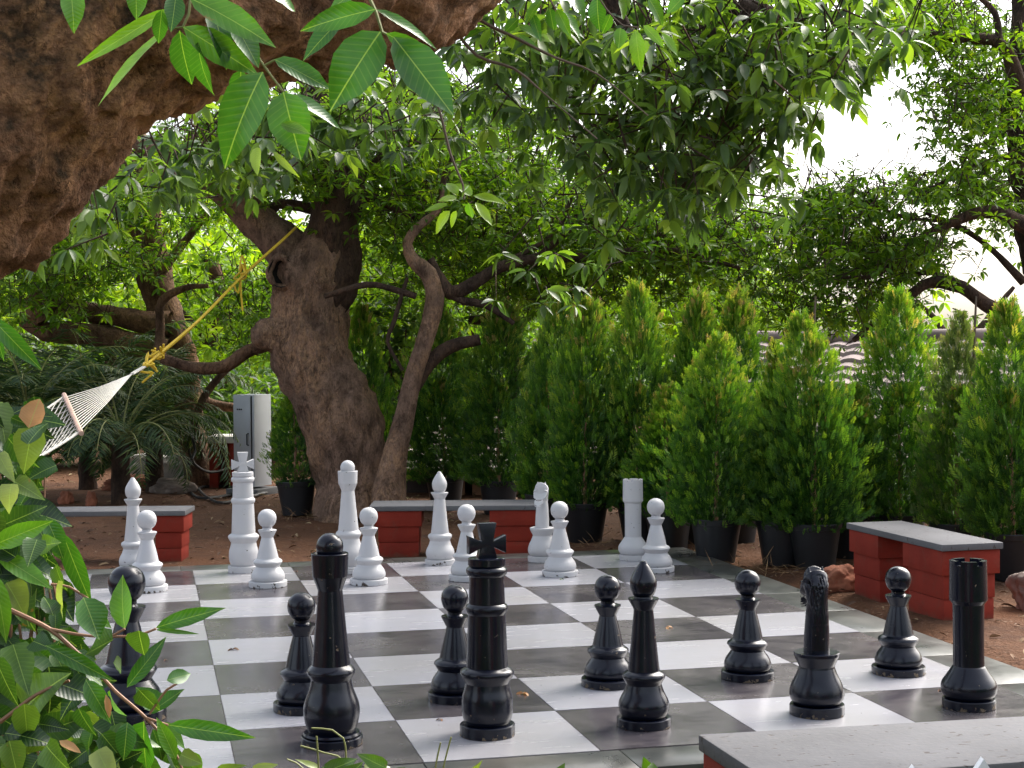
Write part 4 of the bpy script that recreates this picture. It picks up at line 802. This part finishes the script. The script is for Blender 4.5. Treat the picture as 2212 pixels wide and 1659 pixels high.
# ------------------------------------------------------------------ tiled shed roof behind the conifers
def shed(pa, pb, z0, z1, W, lab):
    A, B = np.array([*at(*pa)[:2], 0]), np.array([*at(*pb)[:2], 0]); d = B-A; L = np.linalg.norm(d); t = d/L; n = np.array([-t[1], t[0], 0]); n = n if n.dot(_f) > 0 else -n
    o = empty('tiled_shed', (*A[:2], -.05), label=lab, cat='shed'); nu, nv = int(L/.018), 150; U = np.linspace(0, L, nu); Vv = np.linspace(0, W, nv)
    X, Y = np.meshgrid(U, Vv); row = np.floor(Y/.24); fr = Y/.24-row; sh = (row % 2)*.0
    Z = z0+(z1-z0)*Y/W+.024*np.abs(np.sin(math.pi*(X+sh)/.21))+.035*(1-fr)+.004*np.sin(X*7+row*3.3)
    P = (t[None, None]*X[..., None]+n[None, None]*Y[..., None]); P[..., 2] = Z+.05; V = P.reshape(-1, 3); idx = np.arange(nu*nv).reshape(nv, nu)
    F = np.stack([idx[:-1, :-1], idx[:-1, 1:], idx[1:, 1:], idx[1:, :-1]], -1).reshape(-1, 4); link('tiled_roof', mesh_np('tiled_roof', V, F, True), o, mats=M['roof']).data.set_sharp_from_angle(angle=rad(40))
    mb = MB(); rz = math.atan2(t[1], t[0]); c = t*L/2+n*(W+.0); mb.tube([t*(-.05)+n*W+np.array([0, 0, z1+.08]), t*(L+.05)+n*W+np.array([0, 0, z1+.08])], .09, 12); mb.build('ridge_cap', M['roof'], o)
    mb = MB(); c = t*L/2+n*1.1; mb.box((c[0], c[1], z0/2), (L-.3, 1.4, z0+.02), rz); mb.build('wall', M['shedwall'], o, smooth=False)
    c = t*L/2+n*.06; mb = MB(); mb.box((c[0], c[1], z0+.03), (L, .05, .10), rz, bev=.004); mb.build('eave_board', M['stem_br'], o)
    for k in range(7): q = t*(.5+k*(L-1)/6)+n*.25; mb = MB(); mb.box((q[0], q[1], z0/2+.02), (.1, .1, z0+.06), rz, bev=.004); mb.build('post', M['stem_br'], o)
shed((1440, 1000, 13.9), (2600, 1000, 12.3), .36, 1.40, 3.4, 'low shed with weathered grey-brown clay tile roof behind the conifers at the right')
shed((838, 1000, 15.0), (1300, 1000, 15.0), .17, .50, 1.9, 'low tiled lean-to with a dark opening, right of the thick trunk')

# ------------------------------------------------------------------ cabinet, red table, hose, rocks, edging
def cabinet():
    p = G(519, 1062, -.05); q = G(565, 1066, -.05); dpt = 15.4; w = .22; o = empty('steel_cabinet', foot(545, dpt), rz=-.23-.42, label='grey steel electrical cabinet standing left of the thick trunk', cat='cabinet')
    top = at(545, 852, dpt)[2]+.05; mb = MB(); mb.box((0, 0.0, top/2+.04), (.24, .30, top-.08), bev=.006); mb.build('body', M['steel'], o)
    mb = MB(); mb.box((-.01, -.156, top/2+.04), (.19, .012, top-.12), bev=.003); dr = mb.build('door', M['steel'], o)
    mb = MB(); mb.tube([(.06, -.164, top*.50), (.06, -.19, top*.505), (.06, -.19, top*.61), (.06, -.164, top*.615)], .007, 6); mb.build('handle', M['steel_dk'], dr)
    for k in range(3): mb = MB(); mb.tube([(-.06+k*.022, -.161, top-.14), (-.06+k*.022, -.168, top-.14)], .008, 8); mb.build('hole_disc', M['steel_dk'], dr)  # dark discs stand in for the shade of small holes in the door
    mb = MB(); mb.box((.092, -.153, top/2+.04), (.010, .010, top-.1)); mb.build('door_gap', M['steel_dk'], o, smooth=False)
    mb = MB(); mb.box((0, 0, .02), (.36, .40, .08), bev=.004); mb.build('plinth', M['slab'], o)
cabinet()
def red_table():
    d = 16.2; o = empty('masonry_table', foot(492, d), rz=-.2, label='red masonry table with white top beside the grey cabinet', cat='table'); h = at(492, 940, d)[2]+.05
    mb = MB(); mb.box((0.05, 0, h-.035), (.46, .5, .07), bev=.015); mb.build('table_top', M['plaster'], o)
    for x in (-.12, .08): mb = MB(); mb.box((x, 0, (h-.07)/2), (.085, .4, h-.075), bev=.004); mb.build('leg', M['red'], o)
    mb = MB(); mb.box((-.02, .17, (h-.08)/2), (.32, .04, h-.08)); mb.build('back_panel', M['red'], o, smooth=False)
red_table()
def hose():
    mb = MB(); pts = [at(500, 1010, 15.8), at(455, 1020, 15.6), at(418, 1000, 15.2), at(407, 960, 15.1), at(412, 940, 15.), at(422, 975, 14.9), at(405, 1010, 14.8)]
    g = [G(402, 1048, -.03), G(430, 1075, -.03), G(490, 1070, -.03), G(520, 1058, -.03), G(480, 1050, -.03), G(430, 1055, -.03), G(470, 1085, -.03), G(520, 1078, -.03), G(590, 1060, -.03)]
    c = pts[0]; mb.tube(catmull([p-c for p in pts+g], .08), .014, 8); o = mb.build('garden_hose', M['hose'], loc=c); tag(o, 'black garden hose looped on the soil left of the white king', 'hose')
hose()
def rock(name, px, d, r, mat, lab, sq=(1, 1, .7), seed=0, up=0):
    bm = bmesh.new(); bmesh.ops.create_icosphere(bm, subdivisions=5, radius=1)
    for v in bm.verts:
        n = v.co.normalized(); s = 1+.32*noise.noise(n*1.5+Vector((seed, 0, 0)))+.12*noise.noise(n*4+Vector((seed, 0, 0)))+.04*noise.noise(n*12); v.co = Vector((n.x*sq[0], n.y*sq[1], n.z*sq[2]))*s*r
    me = bpy.data.meshes.new(name); bm.to_mesh(me); bm.free(); me.shade_smooth(); p = foot(px, d); o = link(name, me, None, (p[0], p[1], p[2]+r*sq[2]*.55+up), mat); tag(o, lab, 'rock'); return o
rock('boulder', 2245, 8.3, .15, M['rock'], 'grey-pink boulder at the right edge beside the red bench', (1, .9, 1.05), 3)
rock('laterite_stone', 1812, 9.05, .10, M['rock_red'], 'reddish stone beside the left end of the right-hand bench', (1.2, .9, .9), 5)
rock('stone_lump', 372, 15.5, .16, M['rock'], 'pale flat stone propped on the soil left of the hose', (1.3, .6, .6), 8)
rock('stone_lump', 345, 16.6, .3, M['plaster'], 'tilted pale concrete slab behind the palms', (1.5, .3, .7), 9)
rock('brick_pile', 290, 15.9, .2, M['rock_red'], 'heap of reddish bricks under the drooping palm', (1.6, .7, .5), 6)
rock('laterite_stone', 140, 14.4, .08, M['rock_red'], 'small reddish stone at the foot of the left palms', (.8, .8, 1.1), 2)
rock('laterite_stone', 195, 14.2, .075, M['rock_red'], 'second reddish stone at the foot of the left palms', (.7, .8, 1.2), 12)
rock('stone_lump', 262, 13.7, .06, M['rock'], 'small grey stone on the soil above the left bench', (2., 1, .6), 11)

# ------------------------------------------------------------------ hammock
def hammock():
    knot = at(312, 792, 11.4); b1 = at(140, 856, 10.4); b2 = at(174, 932, 9.5); o = empty('rope_hammock', knot, label='white rope hammock with wooden spreader bar hung by yellow rope', cat='hammock'); c = knot
    mb = MB(); e = nrm(b2-b1); mb.tube([b1-e*.05-c, b2+e*.05-c], .016, 8); mb.build('spreader_bar', M['wood'], o)
    mb = MB(); N = 15; neck = at(285, 808, 11.1)
    for k in range(N):
        q = b1+(b2-b1)*(k+.5)/N; mid = (neck+q)/2-np.array([0, 0, .012]); mb.tube([neck-c, mid-c, q-c], .0030, 5, cap=False)
    for dx in (-.008, 0, .008): mb.tube([neck-c+[dx, 0, 0], knot-c+[dx, 0, 0]], .008, 6)
    mb.build('clew_cords', M['cord'], o)
    f1 = at(-180, 960, 9.0); f2 = at(-210, 1050, 8.2); mb = MB(); n2 = 18; K = 30
    for k in range(n2):
        pts = []
        for i in range(K+1):
            t = i/K; w = (k+.5+(.5 if (i+k) % 2 else -.5)*.9)/n2; a = b1+(b2-b1)*w; b = f1+(f2-f1)*w; p = a+(b-a)*t; sag = math.sin(math.pi*t)*.10+.12*math.sin(math.pi*w)*min(1, 4*t*(1-t)+.1); pts.append(p-np.array([0, 0, sag])-c)
        mb.tube(pts, .0032, 4, cap=False)
    for w in (0, 1):
        pts = [b1+(b2-b1)*w+((f1+(f2-f1)*w)-(b1+(b2-b1)*w))*t-np.array([0, 0, math.sin(math.pi*t)*.10])-c for t in np.linspace(0, 1, 16)]; mb.tube(pts, .008, 6, cap=False)
    mb.build('net', M['cord'], o)
    mb = MB(); e = nrm(f2-f1); mb.tube([f1-e*.05-c, f2+e*.05-c], .016, 8); mb.build('spreader_bar', M['wood'], o)
    mb = MB(); far = np.array([*at(-620, 700, 4.2)]); 
    for k in range(N): q = f1+(f2-f1)*(k+.5)/N; mb.tube([q-c, far-c], .0042, 4, cap=False)
    mb.build('clew_cords', M['cord'], o)
    tr = at(612, 517, 12.75); t2 = at(520, 600, 12.5)
    ro = empty('yellow_rope', tr, label='yellow nylon rope knotted from the forked trunk down to the hammock', cat='rope'); c = tr; rnd = random.Random(4)
    mb = MB(); o1 = np.array([.012, 0, .012])
    for s in (-1, 1): mb.tube(catmull([knot-c+o1*s, (knot+t2)/2-c+o1*s*2.6+[0, 0, -.03], t2-c+o1*s*1.2, tr-c+o1*s*.6, at(640, 490, 13.05)-c], .1), .011, 7)
    mb.build('strand', M['rope'], ro)
    mb = MB(); 
    def knotloop(cn, r, n, k):
        pts = [cn+np.array([rnd.gauss(0, r), rnd.gauss(0, r), rnd.gauss(0, r)]) for _ in range(k)]; mb.tube(catmull(pts, .02), .0085, 6)
    along = nrm(t2-knot)
    for i in range(5): knotloop(knot-c+along*(.03+.05*i), .034, 1, 6)
    knotloop(knot-c+np.array([0, 0, -.05]), .035, 1, 6); mb.build('lower_knot', M['rope'], ro)
    mb = MB(); knotloop(t2-c, .05, 1, 9); mb.tube(catmull([t2-c, t2-c+[.0, 0, -.1], t2-c+[.012, 0, -.26]], .04), .0085, 6); mb.tube(catmull([t2-c, t2-c+[-.05, 0, -.06], t2-c+[-.02, 0, -.12], t2-c], .03), .0085, 6); mb.build('upper_knot', M['rope'], ro)
hammock()

# ------------------------------------------------------------------ foreground vine bush (left) and low plant
vb = np.array([*at(-60, 1500, 2.9)[:2], -.05]); vine = empty('leafy_vine_bush', vb, label='dense bush of glossy variegated vine leaves in the lower left foreground', cat='bush')
def fillpoly(regs):
    P, D, N, LL, W, R = [], [], [], [], [], []
    for (x0, x1, y0, y1, d0, d1, n, tone) in regs:
        for _ in range(n):
            d = random.uniform(d0, d1); p = at(random.uniform(x0, x1), random.uniform(y0, y1), d); a = random.gauss(-.9, .9)
            dr = _r*math.cos(a)+_u*math.sin(a)+_f*random.uniform(-.6, .5); P.append(p-dr*.03); D.append(dr); N.append(-_f+_u*random.uniform(-.1, 1.2)+_r*random.uniform(-.9, .9)); l = random.uniform(.04, .095); LL.append(l); W.append(l*random.uniform(.5, .75)); R.append(min(1, max(0, random.gauss(*tone))))
    return leaves(P, D, N, np.array(LL), np.array(W), 'heart', .3, .2, .06, np.array(R), uv=True)
pr = fillpoly([(-200, 88, 880, 1150, 2.7, 3.3, 200, (.28, .26)), (-200, 95, 1100, 1300, 2.6, 3.3, 120, (.26, .26)), (-200, 140, 1250, 1450, 2.6, 3.3, 110, (.24, .26)), (-200, 190, 1420, 1560, 2.6, 3.3, 110, (.24, .26)), (-200, 310, 1560, 1900, 2.5, 3.3, 250, (.28, .28)), (150, 400, 1610, 1900, 2.5, 3., 50, (.5, .3)), (-150, 200, 1400, 1900, 3.0, 3.5, 200, (.1, .12)), (-400, 60, 900, 1900, 3.2, 3.8, 260, (.1, .12))])
leaf_obj('foliage', [pr], M['leaf_vine'], vine, vb)
BL = [(270, 1359, 251, 1240, 46, .72), (337, 1356, 471, 1311, 33, .35), (335, 1360, 430, 1369, 9, .6), (274, 1485, 357, 1378, 32, .25), (98, 1394, 237, 1463, 33, .4), (311, 1558, 306, 1672, 74, .35), (363, 1566, 541, 1592, 38, .35), (-20, 1180, 106, 1127, 42, .74), (-5, 1198, 106, 1262, 40, .72), (-14, 1240, 22, 1384, 38, .76),
      (135, 1150, 192, 1312, 40, .4), (180, 1290, 216, 1378, 62, .45), (163, 1300, 238, 1352, 36, .74), (237, 1492, 246, 1556, 27, .72), (185, 1468, 238, 1558, 40, .5), (323, 1542, 393, 1486, 36, .3), (-20, 685, 79, 792, 36, .3), (-16, 690, 6, 780, 26, .1), (100, 1120, 140, 1200, 40, .3), (150, 1210, 110, 1140, 40, .35), (345, 1535, 300, 1480, 44, .45), (380, 1640, 340, 1553, 30, .74), (350, 1560, 398, 1610, 26, .72), (330, 1575, 360, 1650, 34, .3), (275, 1560, 268, 1640, 40, .2), (360, 1470, 416, 1452, 30, .3), (410, 1625, 436, 1668, 26, .8)]
near_leaves(BL, 2.55, M['leaf_near'], 'leaf', vine, vb)
BH = [(244, 1382, 184, 1412, 56, .5), (300, 1362, 308, 1418, 52, .62), (52, 1532, 122, 1452, 92, .72), (52, 1520, 62, 1610, 52, .74), (136, 1256, 126, 1338, 32, .95), (245, 1432, 268, 1450, 38, .7), (28, 1392, 60, 1490, 62, .7), (72, 1385, 110, 1400, 44, .3), (70, 925, 50, 1022, 60, .86), (30, 1040, 92, 1070, 38, .8), (-4, 980, 26, 1036, 34, .92), (25, 1045, 10, 1104, 44, .95), (60, 960, 96, 900, 40, .3), (80, 1165, 60, 1220, 44, .5), (60, 1590, 110, 1640, 50, .75), (-10, 1420, 28, 1530, 50, .5), (90, 1180, 120, 1170, 40, .7), (300, 1490, 345, 1540, 40, .55), (100, 1610, 140, 1668, 60, .7), (20, 1600, 40, 1680, 50, .75), (210, 1620, 250, 1700, 46, .95), (180, 1540, 220, 1580, 34, .8), (390, 1630, 435, 1650, 34, .85), (115, 1330, 96, 1270, 36, .3), (170, 1530, 200, 1600, 36, .3)]
near_leaves(BH, 2.5, M['leaf_vine'], 'leaf', vine, vb, tpl='heart')
near_leaves([(62, 925, 84, 862, 52, .4), (128, 1600, 172, 1622, 18, .2), (130, 1160, 136, 1215, 16, .3), (228, 1500, 240, 1552, 14, .1)], 2.46, M['leaf_tan'], 'dead_leaf', vine, vb, tpl='oval')
mb = MB()
for L in ([(-40, 1290, 6), (29, 1321, 5.5), (107, 1359, 5), (162, 1405, 4.6), (214, 1454, 4.2), (248, 1492, 4), (315, 1550, 3.5), (375, 1619, 2.5), (400, 1680, 2)], [(107, 1359, 4), (180, 1372, 3.4), (240, 1375, 3), (297, 1372, 2.4), (337, 1358, 1.6)], [(240, 1375, 2), (270, 1358, 1.6)], [(110, 1262, 2.5), (150, 1268, 2.4), (200, 1300, 2)], [(315, 1550, 2), (363, 1566, 1.6)], [(0, 1560, 5), (80, 1500, 4), (150, 1470, 3)], [(323, 1542, 1.6), (360, 1490, 1.4), (392, 1470, 1)]):
    mb = MB(); limb(mb, sub(pxp(L, 2.56), vb), 7, .015, .08, 8, 8); mb.build('stem', M['stem_br'], vine)
for k in range(14):
    mb = MB(); x = random.uniform(-150, 150); limb(mb, sub(pxp([(x, 1900, 5), (x+random.uniform(-40, 40), 1600, 4), (x+random.uniform(-60, 60), 1300, 3), (x+random.uniform(-60, 60)-40, 1000, 2)], 3.0), vb), 6, .05, .08, 8, k); mb.build('stem', M['stem_br'], vine)
lp = np.array([*at(740, 1750, 3.6)[:2], -.05]); low = empty('ground_creeper', lp, label='low bright green leafy creeper at the bottom edge below the black queen', cat='plant')
LP = [(835, 1660, 772, 1628, 30, .66), (740, 1690, 780, 1650, 40, .6), (700, 1668, 775, 1640, 36, .55), (790, 1672, 846, 1652, 42, .95), (690, 1660, 640, 1640, 13, .95), (545, 1665, 600, 1650, 20, .93), (470, 1668, 520, 1652, 22, .8), (760, 1690, 740, 1645, 40, .4), (880, 1680, 850, 1655, 26, .7), (1010, 1675, 1040, 1652, 14, .9), (640, 1690, 660, 1660, 30, .6), (720, 1700, 690, 1650, 34, .5)]
near_leaves(LP, 3.4, M['leaf_vine'], 'leaf', low, lp, tpl='heart')
mb = MB()
for L in ([(751, 1750, 2), (751, 1650, 1.6), (700, 1626, 1.4), (649, 1611, .8)], [(752, 1750, 2.2), (748, 1640, 1.8), (742, 1595, 1.4), (718, 1577, 1.1), (673, 1573, .6)], [(690, 1750, 1.2), (688, 1655, 1), (684, 1590, .5)], [(700, 1700, 1.), (640, 1648, .8), (620, 1640, .5)], [(950, 1700, .8), (962, 1640, .6), (975, 1592, .4)], [(935, 1700, .8), (942, 1650, .6), (952, 1604, .4)]):
    mb = MB(); limb(mb, sub(pxp(L, 3.4), lp), 5, .02, .03, 8, 8); mb.build('grass_blade', M['twig_g'], low)

# ground cover on the near side, plus an unseen hedge added to darken reflections
n = 4200; q = np.stack([RNG.uniform(-9, 14, n), RNG.uniform(-9.5, -7.6, n), RNG.uniform(0, 1, n)*3.0], -1); q[:, 2] *= .6+.4*np.sin(q[:, 0]*1.3)**2
leaf_obj('reflection_hedge', [whorls(q, 6, .24, .11)], M['leaf_dark']); tag(bpy.data.objects['reflection_hedge'], 'unseen leafy hedge added behind the camera to darken reflections in the glossy black paint', 'hedge', kind='stuff')
n = 5200; q = np.stack([RNG.uniform(-4, 9, n), RNG.uniform(-7.8, -.36, n), RNG.uniform(-.05, .0, n)], -1)
leaf_obj('ground_cover', [whorls(q, 6, .085, .04, droop=(-.1, 1.1), tone=(0, .5))], M['leaf_fine']); tag(bpy.data.objects['ground_cover'], 'low green ground cover along the near edge of the chessboard', 'ground cover', kind='stuff')

# ------------------------------------------------------------------ litter
def litter():
    n = 6500; x = RNG.uniform(-3, 9, n); y = RNG.uniform(-1.6, 15, n); k = ~((x > -.35) & (x < 5.12) & (y > -.3) & (y < 5.12)); x, y = x[k], y[k]; n = len(x); P = np.stack([x, y, np.full(n, -.034)], -1); a = RNG.random(n)*6.28
    D = np.stack([np.cos(a), np.sin(a), RNG.normal(.05, .15, n)], -1); l = RNG.uniform(.02, .09, n); o = leaf_obj('leaf_litter', [leaves(P, D, np.array([[0, 0, 1.]])+RNG.normal(0, .3, (n, 3)), l, l*.3, 'oval', .3, .3)], leaf_mat('dry_litter_leaves', [(0., (.07, .035, .02)), (.6, (.16, .085, .04)), (1., (.30, .22, .12))], .85, .1, (1, 1, 1))); tag(o, 'dry leaf litter scattered on the red soil', 'leaf litter', kind='stuff')
    n = 420; q = [(1275, 11.1), (1690, 9.7), (1480, 10.5), (1600, 9.9), (640, 13.), (1050, 11.)]; P, D = [], []
    for i in range(n):
        px, d = q[i % len(q)]; b = at(px+random.gauss(0, 45), 900, d+random.gauss(0, .1)); P.append((b[0], b[1], -.035)); D.append((random.gauss(0, 1), random.gauss(0, 1), abs(random.gauss(.15, .35))))
    o = leaf_obj('straw', [leaves(P, D, np.array([[0, 0, 1.]])+RNG.normal(0, .3, (n, 3)), RNG.uniform(.05, .2, n), .004, 'blade', .2, .1)], leaf_mat('dry_straw', [(0., (.20, .10, .045)), (1., (.42, .27, .13))], .8, .1, (1, 1, 1))); tag(o, 'dry straw and grass stalks around the plant pots', 'straw', kind='stuff')
litter()
for px, py, s, lab in ((1132, 1500, .05, 'orange-brown curled leaf on the dark square right of the black king'), (1444, 1357, .045, 'orange leaf lying on the dark square right of the bishop head'), (951, 1556, .03, 'tiny curled brown leaf on the white square left of the black king'), (503, 1404, .055, 'thin dry twig-like leaf on the white square at the left'), (1213, 1252, .03, 'small yellow-green leaf at the foot of a white pawn'), (640, 1235, .03, 'tiny dark leaf right of the white king'), (2032, 1493, .035, 'small dark leaf on the white square left of the black rook'), (1300, 1355, .02, 'tiny leaf fragment on the white square left of the black bishop head'), (358, 1427, .02, 'dark seed on the dark square near the left leaves')):
    p = G(px, py, 0); n = 3; P = np.zeros((n, 3)); P[:, 2] = .004; a = np.array([0, 2.3, 4.4])+random.random()*6; D = np.stack([np.cos(a), np.sin(a), np.array([.1, .35, .2])], -1)
    V, F, R_, U = leaves(P, D, np.array([[0, 0, 1.]])+RNG.normal(0, .3, (n, 3)), np.array([s, s*.7, s*.5]), s*.35, 'oval', .8, .4)
    o = link('fallen_leaf', mesh_np('fallen_leaf', V, F, True, R_), None, (p[0], p[1], 0), M['leaf_tan'] if 'orange' in lab else (M['leaf_vine'] if 'green' in lab else M['litter'])); tag(o, lab, 'fallen leaf', 'dead leaves fallen on the chessboard')

# ------------------------------------------------------------------ light
w = bpy.data.worlds.new('World'); scn.world = w; w.use_nodes = True; nt = w.node_tree; bg = nt.nodes['Background']; sky = nt.nodes.new('ShaderNodeTexSky'); sky.sky_type = 'NISHITA'; sky.sun_disc = False
SE, SA = 44., 58.       # sun elevation; azimuth clockwise from +Y
sky.sun_elevation = rad(SE); sky.sun_rotation = rad(SA); sky.dust_density = 5.; sky.air_density = 1.; sky.ozone_density = 1.
hs = nt.nodes.new('ShaderNodeHueSaturation'); hs.inputs['Saturation'].default_value = .5; nt.links.new(sky.outputs[0], hs.inputs['Color']); nt.links.new(hs.outputs[0], bg.inputs[0]); bg.inputs[1].default_value = .15
sl = bpy.data.lights.new('sun', 'SUN'); sl.energy = 1.7; sl.angle = rad(40); sl.color = (1., .95, .87); so = bpy.data.objects.new('sun', sl); COL.objects.link(so)
dv = Vector((math.sin(rad(SA))*math.cos(rad(SE)), math.cos(rad(SA))*math.cos(rad(SE)), math.sin(rad(SE)))); so.rotation_euler = dv.to_track_quat('Z', 'Y').to_euler(); so.location = (4, 4, 12)
scn.view_settings.view_transform = 'Standard'; scn.view_settings.look = 'None'; scn.view_settings.exposure = 1.6; scn.view_settings.gamma = 1.
scn.cycles.max_bounces = 8; scn.cycles.transparent_max_bounces = 8; scn.cycles.use_denoising = True
